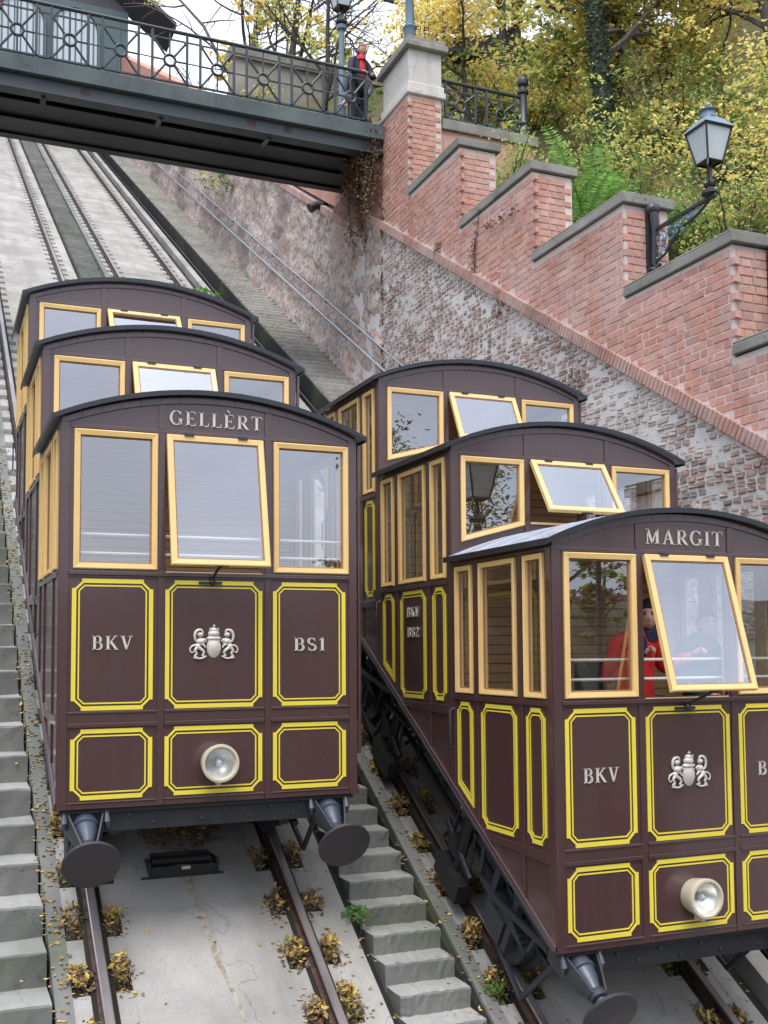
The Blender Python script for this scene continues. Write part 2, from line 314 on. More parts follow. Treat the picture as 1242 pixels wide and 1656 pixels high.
# ------------------------------------------------------------------ ground and hillside
def sheet(name, x0, x1, y0, y1, nx, ny, zf, mat, kind='structure'):
    mb = MB(); vs = [(x0+(x1-x0)*i/nx, y0+(y1-y0)*j/ny, zf(x0+(x1-x0)*i/nx, y0+(y1-y0)*j/ny)) for j in range(ny+1) for i in range(nx+1)]
    mb.add(vs, [(j*(nx+1)+i, j*(nx+1)+i+1, (j+1)*(nx+1)+i+1, (j+1)*(nx+1)+i) for j in range(ny) for i in range(nx)])
    return mb.build(name, mat, smooth=True, kind=kind)
sheet('ground', -3000, 3000, -3000, 3000, 4, 4, lambda x, y: -9.0, 'earth')
def hz(x, y):
    yy = max(-14, min(y, 24)); b = T*yy+3.1+0.42*min(x-7.6, 30)+0.5*noise.noise(Vector((x*0.3, y*0.3, 0)))
    return max(-9.2, b if y > -14 else b-(-14-y)*1.2)
sheet('hillside', 7.62, 90, -24, 120, 60, 90, hz, 'leafy_slope')
sheet('hillside', -60, -1.9, -24, 120, 30, 60, lambda x, y: max(-9.2, T*max(-14, min(y, 46))-1.6-(0 if y > -14 else (-14-y)*1.2)+0.1*(-1.9-x)), 'earth')

# ------------------------------------------------------------------ track bed, rails, pits
RG, RM = (1.1-0.7751, 1.1+0.7751), (3.0236+1.1-0.7751, 3.0236+1.1+0.7751)
def track(xa, xb, rails, mat_label):
    top, bot = 1.26, 1.60
    parts = MB(); bedm = MB()
    PW = 0.205; edges = [xa, rails[0]-PW, rails[0]+PW, rails[1]-PW, rails[1]+PW, xb]
    dirty = MB()
    for a, b in ((0, 1), (2, 3), (4, 5)):
        if a == 0: slope_strip(dirty, edges[0], edges[1], Y0, Y1, top, bot); continue
        y = Y0
        while y < Y1:                       # cast bays with open joints
            ye = min(y+3.1, Y1); slope_strip(parts, edges[a], edges[b], y, ye-0.015, top, bot); y = ye
    for r in rails:
        y = Y0
        while y < Y1:
            slope_strip(parts, r-PW, r+PW, y, y+0.27+R.uniform(-0.03, 0.03), top+0.004, bot); y += 0.47
        slope_strip(bedm, r-0.085, r+0.085, Y0, Y1, top-0.006, bot-0.01)
    o = parts.build('track_slab', 'slab_concrete', kind='structure')
    dirty.build('slab_edge', 'step_concrete', o)
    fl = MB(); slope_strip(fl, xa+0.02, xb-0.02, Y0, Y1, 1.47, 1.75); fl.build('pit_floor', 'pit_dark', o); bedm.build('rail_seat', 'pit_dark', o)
    return o
tg = track(0.0, 2.28, RG, 'g'); tm = track(3.03, 5.26, RM, 'm')
names_r = ['left', 'right']
def make_rail(x, label):
    mb = MB(); prof = [(-0.06, 0), (0.06, 0), (0.06, 0.012), (0.012, 0.03), (0.012, 0.085), (0.034, 0.095), (0.034, 0.122), (0.026, 0.13), (-0.026, 0.13), (-0.034, 0.122), (-0.034, 0.095), (-0.012, 0.085), (-0.012, 0.03), (-0.06, 0.012)]
    n = len(prof); vs = [sl(x+p, y, 1.27-q) for y in (Y0, Y1) for p, q in prof]
    mb.add(vs, [(i, (i+1) % n, n+(i+1) % n, n+i) for i in range(n) if i not in (6, 7, 8)]+[tuple(range(n))[::-1], tuple(range(n, 2*n))], 0)
    mb.add(vs, [(i, i+1, n+i+1, n+i) for i in (6, 7, 8)], 1)
    tag(mb.build('rail', ['rail_side', 'rail_head']), label, 'rail', 'steel rails of the funicular')
make_rail(RG[0], 'leftmost steel rail under the left carriage, beside the wide steps')
make_rail(RG[1], 'right rail of the left track, coming out under the carriage near its right buffer')
make_rail(RM[0], 'left rail of the right track, beside the narrow middle stairs')
make_rail(RM[1], 'rightmost steel rail, under the right carriage near the cable trough')
# rust stain and cable roller box between the left rails
sl_m = MB()
px = [(1.10, 0.92, 0.045), (1.115, 0.75, 0.022), (1.125, 0.6, 0.035), (1.15, 0.35, 0.018), (1.16, 0.2, 0.028), (1.19, 0.0, 0.014), (1.22, -0.2, 0.018), (1.25, -0.4, 0.005)]
vs = []
for x, y, w in px: vs += [sl(x-w, y, 1.2585), sl(x+w, y, 1.2585)]
sl_m.add(vs, [(2*i, 2*i+1, 2*i+3, 2*i+2) for i in range(len(px)-1)])
sl_m.build('rust_stain', 'stain_rust', tg)
def roller_box(x, y, label):
    root = tag(empty('cable_roller', sl(x, y, 1.26)), label, 'cable roller', 'cable rollers between the rails')
    a = MB(); a.box(-0.26, 0.26, -0.12, -0.105, -0.07, 0.01); a.box(-0.24, 0.24, 0.06, 0.075, 0.03, 0.09); a.box(-0.28, -0.26, -0.12, 0.10, -0.06, 0.05); a.box(0.26, 0.28, -0.12, 0.10, -0.06, 0.05); a.box(-0.34, 0.32, -0.13, 0.0, -0.085, -0.062)
    a.build('frame', 'grease_black', root, bevel=0.004)
    MB().tube([(-0.24, 0.0, 0.03), (-0.1, 0.0, 0.03), (0, 0.0, 0.03), (0.1, 0.0, 0.03), (0.24, 0.0, 0.03)], [0.05, 0.042, 0.034, 0.042, 0.05], 14).build('roller', 'grease_black', root, smooth=True)
    MB().box(-0.02, 0.05, -0.128, -0.121, -0.02, 0.004).build('plate', 'silver_letter', root)
roller_box(1.08, 1.05, 'black cable roller box between the left rails, just below the carriage')
roller_box(4.1, 0.3, 'cable roller in shade below the right carriage')
# side strips, troughs
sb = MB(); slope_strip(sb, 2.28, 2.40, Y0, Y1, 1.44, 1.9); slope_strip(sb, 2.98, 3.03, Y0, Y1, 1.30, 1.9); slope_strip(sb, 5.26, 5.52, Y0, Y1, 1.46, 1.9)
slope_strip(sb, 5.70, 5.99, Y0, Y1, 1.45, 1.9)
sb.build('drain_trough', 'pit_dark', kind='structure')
sb = MB(); slope_strip(sb, 5.52, 5.70, Y0, Y1, 1.24, 1.9); sb.build('trough_kerb', 'slab_concrete', kind='structure')
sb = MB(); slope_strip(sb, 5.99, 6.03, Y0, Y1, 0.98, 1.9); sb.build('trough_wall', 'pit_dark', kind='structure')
for i, (xx, oo, rr) in enumerate(((5.78, 1.36, 0.022), (5.90, 1.34, 0.03))):
    tag(MB().tube([sl(xx, Y0, oo), sl(xx, Y1, oo)], rr, 10).build('cable_pipe', 'grease_black', smooth=True), ('thin dark cable pipe in the trough beside the right-hand stairs', 'thicker dark pipe in the trough, nearer the right-hand stairs')[i], 'pipe')

# ------------------------------------------------------------------ stairs
def stairs(name, x0, x1, ya, yb, pitch, off, mat, label, nose=0.0):
    root = tag(empty(name, sl(x0, ya, off)), label, 'stairs')
    n = int((yb-ya)/pitch); rise = T*pitch; w = x1-x0
    meshes = []
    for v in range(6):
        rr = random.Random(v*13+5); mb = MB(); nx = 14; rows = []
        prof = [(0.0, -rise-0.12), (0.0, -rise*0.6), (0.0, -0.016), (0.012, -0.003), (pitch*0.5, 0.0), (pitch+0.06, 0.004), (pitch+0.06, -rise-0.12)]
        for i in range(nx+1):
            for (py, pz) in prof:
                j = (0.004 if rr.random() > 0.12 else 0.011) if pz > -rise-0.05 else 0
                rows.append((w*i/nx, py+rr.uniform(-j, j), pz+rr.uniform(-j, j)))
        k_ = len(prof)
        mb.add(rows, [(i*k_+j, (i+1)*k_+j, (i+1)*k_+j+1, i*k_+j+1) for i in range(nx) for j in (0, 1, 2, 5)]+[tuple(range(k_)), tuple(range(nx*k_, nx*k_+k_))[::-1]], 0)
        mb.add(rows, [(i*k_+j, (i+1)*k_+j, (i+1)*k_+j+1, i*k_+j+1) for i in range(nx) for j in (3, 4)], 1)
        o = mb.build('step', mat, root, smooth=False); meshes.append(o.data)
        if v: bpy.data.objects.remove(o)
        else: o.location = (0, 0, 0)
    for i in range(1, n): put(meshes[R.randrange(6)], 'step', root, (R.uniform(-0.006, 0.006), i*pitch, i*rise))
    return root
stairs('stairs', -1.55, -0.02, Y0, 14, 0.40, 1.20, ['step_concrete', 'tread_concrete_lit'], 'wide concrete steps at the left edge, beside the left carriage')
stairs('stairs', 2.40, 2.98, Y0, 44, 0.26, 1.24, ['step_concrete', 'tread_concrete_lit'], 'narrow mossy concrete steps between the two carriages')
stairs('stairs', 6.03, 6.98, 2.0, 44, 0.26, 0.92, ['stair_weathered', 'stair_weathered'], 'worn steps climbing at the foot of the rubble wall')
sb = MB(); slope_strip(sb, -1.9, -1.55, Y0, 44, 1.0, 2.0); slope_strip(sb, -1.55, -0.02, 14, 44, 1.3, 2.0); sb.build('kerb', 'slab_concrete', kind='structure')

# ------------------------------------------------------------------ fallen leaves beside the rails
def leaf_cloud(mb, c, ext, n, size, rng, flat=0.5, slope=False, mi=None):
    for _ in range(n):
        while True:
            a, b, d = rng.uniform(-1, 1), rng.uniform(-1, 1), rng.uniform(-1, 1)
            if a*a+b*b+d*d <= 1: break
        p = Vector((c[0]+a*ext[0], c[1]+b*ext[1], c[2]+d*ext[2]+(T*b*ext[1] if slope else 0)))
        add_leaf(mb, p, size*rng.uniform(0.6, 1.3), rng, flat, mi)
def add_leaf(mb, p, s, rng, flat=0.5, mi=None):
    u = Vector((rng.gauss(0, 1), rng.gauss(0, 1), rng.gauss(0, flat))).normalized()
    w = u.cross(Vector((rng.gauss(0, flat), rng.gauss(0, flat), 1))).normalized(); nn = u.cross(w)
    h = s*0.5
    b = len(mb.v); mb.v += [tuple(p-u*h), tuple(p+w*h*0.55+nn*h*0.2), tuple(p+u*h), tuple(p-w*h*0.55+nn*h*0.2)]
    mb.f += [(b, b+1, b+2), (b, b+2, b+3)]; mb.m += [mi or 0]*2
rl = random.Random(3)
ords = ['lowest', 'second', 'third', 'fourth', 'fifth', 'sixth', 'seventh', 'eighth', 'ninth', 'tenth', 'eleventh', 'twelfth']
pit0 = Y0+0.27+0.10
for rx, side, yr in ((RG[0], 'left rail of the left track', (-1.6, 3.6)), (RG[1], 'right rail of the left track', (-1.9, 2.0)), (RM[0], 'left rail of the right track', (-1.5, 3.9)), (RM[1], 'right rail of the right track', (-2.3, 0.0))):
    cnt = 0; y = pit0
    while y < yr[1]:
        if y > yr[0]:
            mb = MB(); q = rl.random()
            for sx in (-0.15, 0.15):
                big = rl.random(); jx, jy = rl.uniform(-.02, .03), rl.uniform(-.05, .05); ex = (rl.uniform(.09, .13), rl.uniform(.10, .17), 0.05+0.08*big)
                leaf_cloud(mb, sl(rx+sx*0.95, y+jy, 1.27), ex, int(70+130*big), 0.05, rl, 0.8, True, 2)
                leaf_cloud(mb, sl(rx+sx*0.95+jx, y+jy+0.02, 1.27-ex[2]*0.75), (ex[0]*0.7, ex[1]*0.7, ex[2]*0.5), int(12+70*rl.random()**1.5), 0.055, rl, 0.8, True)
                leaf_cloud(mb, sl(rx+sx*1.3, y+rl.uniform(-.1, .1), 1.25), (0.10, 0.17, 0.012), int(8+20*big), 0.045, rl, 0.15, True)
                if rl.random() < 0.35:
                    leaf_cloud(mb, sl(rx+sx, y-0.06, 1.27), (0.06, 0.08, 0.06), 30, 0.045, rl, 0.8, True, 1)
            tag(mb.build('leaf_pile', ['leaf_fallen', 'leaf_green', 'leaf_rotting'], kind='stuff'), '%s pile of fallen leaves from the bottom, along the %s' % (ords[min(cnt, 11)], side), 'leaf pile', 'piles of fallen leaves beside the rails'); cnt += 1
        y += 0.47
mb = MB(); leaf_cloud(mb, sl(1.12, 1.42, 1.23), (0.36, 0.28, 0.11), 900, 0.05, rl, 0.8, True, 1); leaf_cloud(mb, sl(1.12, 1.36, 1.17), (0.30, 0.2, 0.05), 120, 0.05, rl, 0.8, True)
tag(mb.build('leaf_pile', ['leaf_fallen', 'leaf_rotting'], kind='stuff'), 'broad pile of brown leaves behind the roller box under the left carriage', 'leaf pile')
mb = MB()
for _ in range(1500):
    x = rl.choice([rl.uniform(2.95, 3.3), rl.uniform(2.95, 3.15), rl.uniform(2.2, 2.4), rl.uniform(-0.05, 0.2), rl.uniform(-0.05, 0.12), rl.uniform(-0.03, 0.1), rl.uniform(-0.03, 0.1), rl.uniform(4.4, 5.5), RG[0]+rl.gauss(0, .3), RG[1]+rl.gauss(0, .3)]); y = rl.uniform(-2.4, 9)
    add_leaf(mb, Vector(sl(x, y, 1.25)), rl.uniform(0.03, 0.06), rl, 0.2)
for _ in range(160): 
    i = rl.randrange(5, 60); add_leaf(mb, Vector((rl.choice([rl.uniform(2.85, 2.97), rl.uniform(2.42, 2.97)]), Y0+i*0.26+rl.uniform(.02, .24), T*(Y0+i*0.26)-1.235)), 0.045, rl, 0.15)
mb.build('scattered_leaves', 'leaf_fallen', kind='stuff')
# weeds growing on the slab edge
for (x, y, s_, lb) in ((5.3, 18.5, 0.35, 'green weed tuft on the track slab above the left carriage, by the trough'), (4.6, 18.8, 0.25, 'small weed tuft between the rails above the left carriage'), (2.33, 0.35, 0.12, 'small green moss tuft in the gutter by the middle stairs'), (3.15, -0.4, 0.10, 'green weed beside the left rail of the right track')):
    mb = MB(); leaf_cloud(mb, sl(x, y, 1.25-s_*0.4), (s_, s_, s_*0.5), 130, s_*0.35, rl, 1.0)
    tag(mb.build('weed', 'leaf_fern', kind='stuff'), lb, 'weed')

# ------------------------------------------------------------------ retaining walls
XW = 7.0
def band_off(y): return 2.66 if y < 11.8 else 2.24
STEPS = [(-3.1, -1.05, 4.30-1.22), (-1.05, 1.20, 4.32), (1.20, 3.13, 5.55), (3.13, 5.31, 6.75), (5.31, 7.59, 8.09), (7.59, 9.63, 9.47), (9.63, 10.85, 11.22)]
def wall_top(y):
    for a, b, z in STEPS:
        if a <= y < b: return z-0.16 if b < 10.8 else z
    return 10.6 if y < 13 else T*y+3.6
# brick wall: backing, bricks, copings
bw = tag(empty('brick_wall', (XW, 0, 0)), 'stepped red brick wall with stone copings above the rubble wall', 'wall')
mb = MB()
for a, b, z in STEPS:
    zt = z-0.16 if b < 10.8 else z
    mb.prism([(a, T*a+2.5), (b, T*b+2.5), (b, zt), (a, zt)], -0.018, 0.64, 0)
mb.build('mortar_core', 'mortar_pink', bw)
mb = MB(); mb.prism([(10.85, T*10.85+2.5), (46, T*46+2.0), (46, T*46+3.6), (13, T*13+3.6), (13, 10.84), (10.85, 10.84)], -0.016, 0.6, 0)
mb.build('far_brickwork', 'red_brick', bw)
CH = 0.097
def mkbrick(L, H, D, seed, rough=0.003):
    rr = random.Random(seed); mb = MB(); c = 0.006
    pts = []
    for x, ins in ((-D*0.5, c), (-D*0.5+c, 0), (D*0.5, 0)):
        for sy, sz in ((-1, -1), (1, -1), (1, 1), (-1, 1)):
            pts.append((x+rr.uniform(-rough, rough), sy*(L/2-ins)+rr.uniform(-rough, rough), sz*(H/2-ins)+rr.uniform(-rough, rough)))
    fs = [(0, 3, 2, 1)]
    for k_ in (0, 4):
        for i in range(4): fs.append((k_+i, k_+(i+1) % 4, k_+4+(i+1) % 4, k_+4+i))
    return pts, fs
class BrickSet:
    # nearest 300 as objects, the rest joined
    def __init__(s, name, mat, root, dims, rough=0.003, nvar=6):
        s.name, s.mat, s.root, s.items = name, mat, root, []; s.var = {}
        for d in dims: s.var[d] = [mkbrick(*d, 17*i+int(d[0]*1000), rough) for i in range(nvar)]
    def add(s, d, p, rz=0.0, tilt=0.0, rx=0.0): s.items.append((d, p, rz, tilt, rx))
    def flush(s, limit=300):
        camp = cam.matrix_world.translation; rp = s.root.location
        def vis(it):
            w = it[1]+rp; v = w-camp; z = v.dot(fw)
            if z < 1: return 1e9
            sx = v.dot(r2)/z*1747+621; sy = 944-v.dot(u2)/z*1747
            off = 0 if (0 < sx < 1242 and 0 < sy < 1656) else 1e6
            if sx < 960 and sy > 640 and s.name != 'brick': off += 1e3
            return z+off
        s.items.sort(key=vis); cache = {}
        rest = MB()
        for i, (d, p, rz, tilt, rx) in enumerate(s.items):
            mtx = Matrix.Rotation(rz, 4, 'Z') @ Matrix.Rotation(rx, 4, 'X') @ Matrix.Rotation(tilt, 4, 'Y')
            vi = R.randrange(len(s.var[d]))
            if i < limit:
                key = (d, vi)
                if key not in cache:
                    q = MB(); q.add(*s.var[d][vi]); o = q.build(s.name, s.mat, s.root); cache[key] = o.data
                else: o = put(cache[key], s.name, s.root)
                o.location = p; o.rotation_euler = mtx.to_euler()
            else:
                pts, fs = s.var[d][vi]; rest.add([mtx @ Vector(v)+p for v in pts], fs)
        if rest.v: rest.build(s.name+'s', s.mat, s.root, kind='stuff')
ST, HD = (0.238, 0.084, 0.05), (0.121, 0.084, 0.05)
bs_ = BrickSet('brick', 'red_brick', bw, (ST, HD))
zc = 1.0
row = 0; z = -1.0
while z < 14.5:
    y = -1.4+(0.10 if row % 2 else 0.0); hd = False
    while y < 15:
        d = HD if hd else ST; L = d[0]; yc = y+L/2
        lo = T*yc+band_off(yc)+0.10
        ok = z-0.04 > lo-0.03 and z+0.04 < wall_top(yc)-0.005
        if ok and yc < 13.5:
            # keep bricks inside the step ends
            good = all(not (abs(yc-a) < L/2 and (z+0.03 > wall_top(a-0.01))) for a in [st[0] for st in STEPS]) or True
            bs_.add(d, Vector((R.uniform(-0.004, 0.004)+0.0, yc, z)), 0, 0)
        y += L+0.012; hd = not hd
    z += CH; row += 1
# front faces of the steps (facing the valley)
for i, (a, b, zt_) in enumerate(STEPS):
    if i == 0: continue
    lo = STEPS[i-1][2]-0.12; hi = wall_top(a+0.05)
    if a < 0: continue
    z = -1.0; row = 0
    while z < hi-0.045:
        if z > lo:
            x = 0.03+(0.0 if row % 2 else -0.06)
            while x < 0.62:
                d = ST if row % 2 else HD; L = d[0]
                if x+L < 0.68: bs_.add(d, Vector((x+L/2, a+0.012, z)), rad(90))
                x += L+0.012
        z += CH; row += 1
bs_.flush(300)
for a, b, z in STEPS[:-1]:
    mb = MB(); nseg = max(2, int((b-a)/0.95)); step = (b+0.0-(a-0.06))/nseg
    for i in range(nseg):
        q = MB(); jx = R.uniform(-0.006, 0.006); jz = R.uniform(-0.004, 0.004)
        ya, yb = a-0.06+i*step, a-0.06+(i+1)*step-0.008
        q.box(-0.065+jx, 0.72+jx, ya, yb, z-0.145+jz+0.002, z+jz-0.03); q.box(-0.06+jx, 0.70+jx, ya+0.02, yb, z+jz-0.03, z+jz)
        q.build('coping_stone', 'coping_stone', bw, bevel=0.012)
# pier top in pale stone
mb = MB(); mb.box(-0.06, 0.72, 9.57, 10.95, 11.222, 11.34); mb.box(-0.03, 0.70, 9.60, 10.92, 11.34, 11.46); mb.build('pier_moulding', 'white_stone', bw, bevel=0.02)
MB().box(0.0, 0.66, 9.64, 10.86, 11.462, 12.10).build('pier_block', 'white_stone', bw, bevel=0.01)
mb = MB(); mb.box(-0.09, 0.76, 9.53, 10.97, 12.102, 12.22); mb.box(-0.05, 0.72, 9.57, 10.93, 12.22, 12.31); mb.build('pier_cap', 'coping_stone', bw, bevel=0.015)
# concrete curb that carries the iron railing right of the pier
mb = MB(); mb.box(0.70, 2.75, 9.70, 10.05, 10.74, 10.94); mb.build('railing_curb', 'coping_stone', bw, bevel=0.012)
MB().box(0.66, 2.7, 9.76, 10.0, 8.9, 10.738).build('curb_wall', 'red_brick', bw)

# rubble wall
rw = tag(empty('rubble_wall', (XW, 0, 0)), 'old rubble and brick retaining wall with pale lime stains beside the steps', 'wall')
mb = MB(); mb.prism([(Y0-1, T*(Y0-1)-2), (12.5, T*12.5-2), (12.5, T*12.5+2.24), (11.8, T*11.8+2.24), (11.8, T*11.8+2.66), (Y0-1, T*(Y0-1)+2.66)], -0.012, 0.62, 0); mb.build('mortar_core', 'rubble_mortar', rw)
# far part as a relief grid
mb = MB(); ny, nz = 230, 40; ya, yb = 10.9, 45.0
vs = []
for i in range(ny+1):
    for j in range(nz+1):
        y = ya+(yb-ya)*i/ny; zz = T*y-1.3+((2.24 if y > 11.8 else 2.6)+1.3)*j/nz
        vs.append((-0.03+0.09*noise.noise(Vector((y*2.2, zz*3, 1)))+0.05*noise.noise(Vector((y*7, zz*9, 4))), y, zz))
mb.add(vs, [(i*(nz+1)+j, i*(nz+1)+j+1, (i+1)*(nz+1)+j+1, (i+1)*(nz+1)+j) for i in range(ny) for j in range(nz)]); mb.build('weathered_face', 'rubble_far', rw, smooth=True, kind='stuff')
RD = ((0.20, 0.052, 0.07), (0.145, 0.052, 0.07), (0.115, 0.056, 0.07))
bs_ = BrickSet('stone', 'rubble_brick', rw, RD, 0.010, 8)
z = -5.0; row = 0
while z < 12:
    y = -1.0+R.uniform(0, .2)
    while y < 11.0:
        w = z-T*y
        if -1.35 < w < 2.66:
            nz_ = noise.noise(Vector((y*0.45, z*0.6, 7.0)))
            if y > 5.0 or nz_ < 0.0: d = RD[R.choice((1, 2, 2, 2))]
            else: d = RD[R.choice((0, 1, 2, 2, 2, 1))]
            yc = y+d[0]/2
            if z+0.05 < T*yc+band_off(yc)-0.02 and z-0.05 > T*yc-1.3 and R.random() > 0.05:
                dep = 0.012*noise.noise(Vector((yc*1.6, z*2.2, 0)))+R.uniform(-0.012, 0.006)
                bs_.add(d, Vector((0.018+dep, yc, z+R.uniform(-0.007, 0.007))), R.uniform(-0.02, 0.02), R.uniform(-0.03, 0.03), R.uniform(-0.02, 0.02))
            y += d[0]+R.uniform(0.026, 0.042)
        else: y += 0.1
    z += 0.084; row += 1
bs_.flush(300)
# brick soldier course along the top of the rubble wall
CB = (0.068, 0.155, 0.11)
bs_ = BrickSet('capping_brick', 'capping_red', rw, (CB,), 0.003)
ang = math.atan(T); y = -1.2
while y < 11.8: bs_.add(CB, Vector((-0.025, y, T*y+2.665)), 0, 0, ang); y += 0.077*math.cos(ang)
y = 11.9
while y < 26: bs_.add(CB, Vector((-0.025, y, T*y+2.245)), 0, 0, ang); y += 0.077*math.cos(ang)
bs_.flush(300)
mb = MB(); mb.prism([(Y0, T*Y0+2.56), (11.8, T*11.8+2.56), (11.8, T*11.8+2.76), (Y0, T*Y0+2.76)], 0.0, 0.3, 0); mb.prism([(11.8, T*11.8+2.14), (45, T*45+2.14), (45, T*45+2.34), (11.8, T*11.8+2.34)], 0.0, 0.3, 0); mb.build('band_mortar', 'mortar_pink', rw)
# abutment under the bridge end
ab = tag(empty('bridge_abutment', (6.93, 10.95, 8.0)), 'stained red brick abutment carrying the bridge end', 'wall')
mb = MB(); mb.prism([(0, T*10.95-8+2.75), (0.95, T*11.9-8+2.75), (0.95, T*11.9-8+2.32), (2.6, T*13.55-8+2.32), (2.6, 2.6), (0, 2.6)], 0.0, 0.06, 0); mb.build('core', 'stained_brick', ab)
# outlet pipe and wall handrails
tag(MB().tube([(7.1, 14.4, 11.0), (6.85, 14.4, 11.0), (6.7, 14.4, 10.9)], [0.09, 0.09, 0.11], 12).build('drain_outlet', 'grease_black', smooth=True), 'short black drain pipe sticking out of the rubble wall', 'pipe')
for off, yb, rr, lb in ((-0.10, 10.6, 0.03, 'lower grey handrail pipe running up the rubble wall'), (0.30, 9.7, 0.022, 'upper thin blue-grey pipe above the handrail on the rubble wall')):
    root = tag(empty('handrail', (XW-0.09, yb, T*yb+0)), lb, 'handrail')
    y_end = 42
    MB().tube([(0, 0, off), (0, y_end-yb, T*(y_end-yb)+off)], rr, 10).build('pipe', 'pipe_metal', root, smooth=True)
    q = MB()
    for i in range(16): yy = i*2.0+0.3; q.tube([(0, yy, T*yy+off), (0.02, yy, T*yy+off-0.07), (0.12, yy, T*yy+off-0.07)], 0.014, 6)
    q.build('brackets', 'dark_metal', root)
# plants rooted in the wall
for (y, z, n_, s_, lb) in ((8.4, 7.9, 60, 0.10, 'dry weed growing from the rubble wall, uppermost'), (6.3, 6.3, 90, 0.16, 'dry weed on the rubble wall above the right carriage'), (4.2, 4.6, 110, 0.2, 'brownish weed on the rubble wall behind the second cabin roof')):
    mb = MB(); leaf_cloud(mb, (XW-0.05, y, z), (0.06, s_, s_*1.6), n_, 0.05, rl, 1.0); tag(mb.build('weed', 'leaf_dry', kind='stuff'), lb, 'weed')

# ------------------------------------------------------------------ carriages
WB, WT, EAVE, SD, W = 1.669, 2.657, 2.70, 1.5206, 2.2
ARC_R = ((1.16**2)+0.25**2)/(2*0.25)
def arcz(x, base=2.72, xc=1.1): return base+0.25-ARC_R+math.sqrt(max(0, ARC_R**2-(x-xc)**2))
FX = [(0.089, 0.673), (0.734, 1.4546), (1.542, 2.138)]
SY = [(0.093, 0.362), (0.481, 1.033), (1.158, 1.436)]

def ring_frame(mb, quad, w, y0, y1, to, mi=None):
    # quad: 4 outer corners (u,v) counter-clockwise from bottom-left; the frame is w wide, between depths y0..y1; `to` maps (u,v,d) to xyz
    cx = sum(p[0] for p in quad)/4; inner = []
    n = 4
    for i in range(n):
        p, a, b = Vector(quad[i]), Vector(quad[i-1]), Vector(quad[(i+1) % n])
        d1 = (p-a).normalized(); d2 = (b-p).normalized(); n1 = Vector((-d1.y, d1.x)); n2 = Vector((-d2.y, d2.x))
        bis = (n1+n2); bis = bis/bis.dot(n1); inner.append(p+bis*w)
    vs = []
    for i in range(n):
        o, q = quad[i], inner[i]; ch = Vector(o)+(inner[i]-Vector(o))*0.18
        vs += [to(o[0], o[1], y1), to(o[0], o[1], y0-0.004*(-1 if y0 > y1 else 1)*-1), to(ch.x, ch.y, y0), to(q.x, q.y, y0+(y1-y0)*0.12), to(q.x, q.y, y1)]
    fs = []
    for i in range(n):
        a = i*5; b = ((i+1) % n)*5
        for j in range(4): fs.append((a+j, b+j, b+j+1, a+j+1))
        fs.append((a+4, b+4, b, a))
    mb.add(vs, fs, mi); return inner
def moulding(to, poly_rect, slant=None):
    # double painted beading with notched corners; poly_rect = (u0,u1,v0,v1); slant = v at u1 for a sloping bottom edge
    u0, u1, v0, v1 = poly_rect; mb = MB()
    c = min(0.068, (u1-u0)*0.24); e = c*0.30
    def ringpts(i, notch):
        p = []
        vb = lambda u: v0 if slant is None else v0+(slant-v0)*(u-u0)/(u1-u0)
        cc = c+i*0.35
        def cor(ux, uz, sx, sz, first):
            a = [(ux+sx*i, uz+sz*cc), (ux+sx*(i+(e if notch else 0.001)), uz+sz*(cc)), (ux+sx*cc, uz+sz*(i+(e if notch else 0.001))), (ux+sx*cc, uz+sz*i)]
            return a if first else a[::-1]
        if slant is None:
            p += cor(u0, v0, 1, 1, True)
            p += cor(u1, v0, -1, 1, False)
        else:
            p += [(u0+i, vb(u0+i)+i*1.15)]*4
            p += [(u1-i, vb(u1-i)+i*1.15)]*4
        p += cor(u1, v1, -1, -1, True)
        p += cor(u0, v1, 1, -1, False)
        return p
    for (a, b, nz, nb, hgt) in ((0.0, 0.030, True, False, 0.006), (0.044, 0.054, False, False, 0.004)):
        A, B = ringpts(a, nz), ringpts(b, nb); n = len(A)
        vs = [to(u, v, 0.0) for u, v in A]+[to(u, v, -hgt) for u, v in A]+[to(u, v, -hgt) for u, v in B]+[to(u, v, 0.0) for u, v in B]
        fs = []
        for i in range(n):
            j = (i+1) % n
            for k_ in range(3): fs.append((k_*n+i, k_*n+j, (k_+1)*n+j, (k_+1)*n+i))
        mb.add(vs, fs)
    return mb

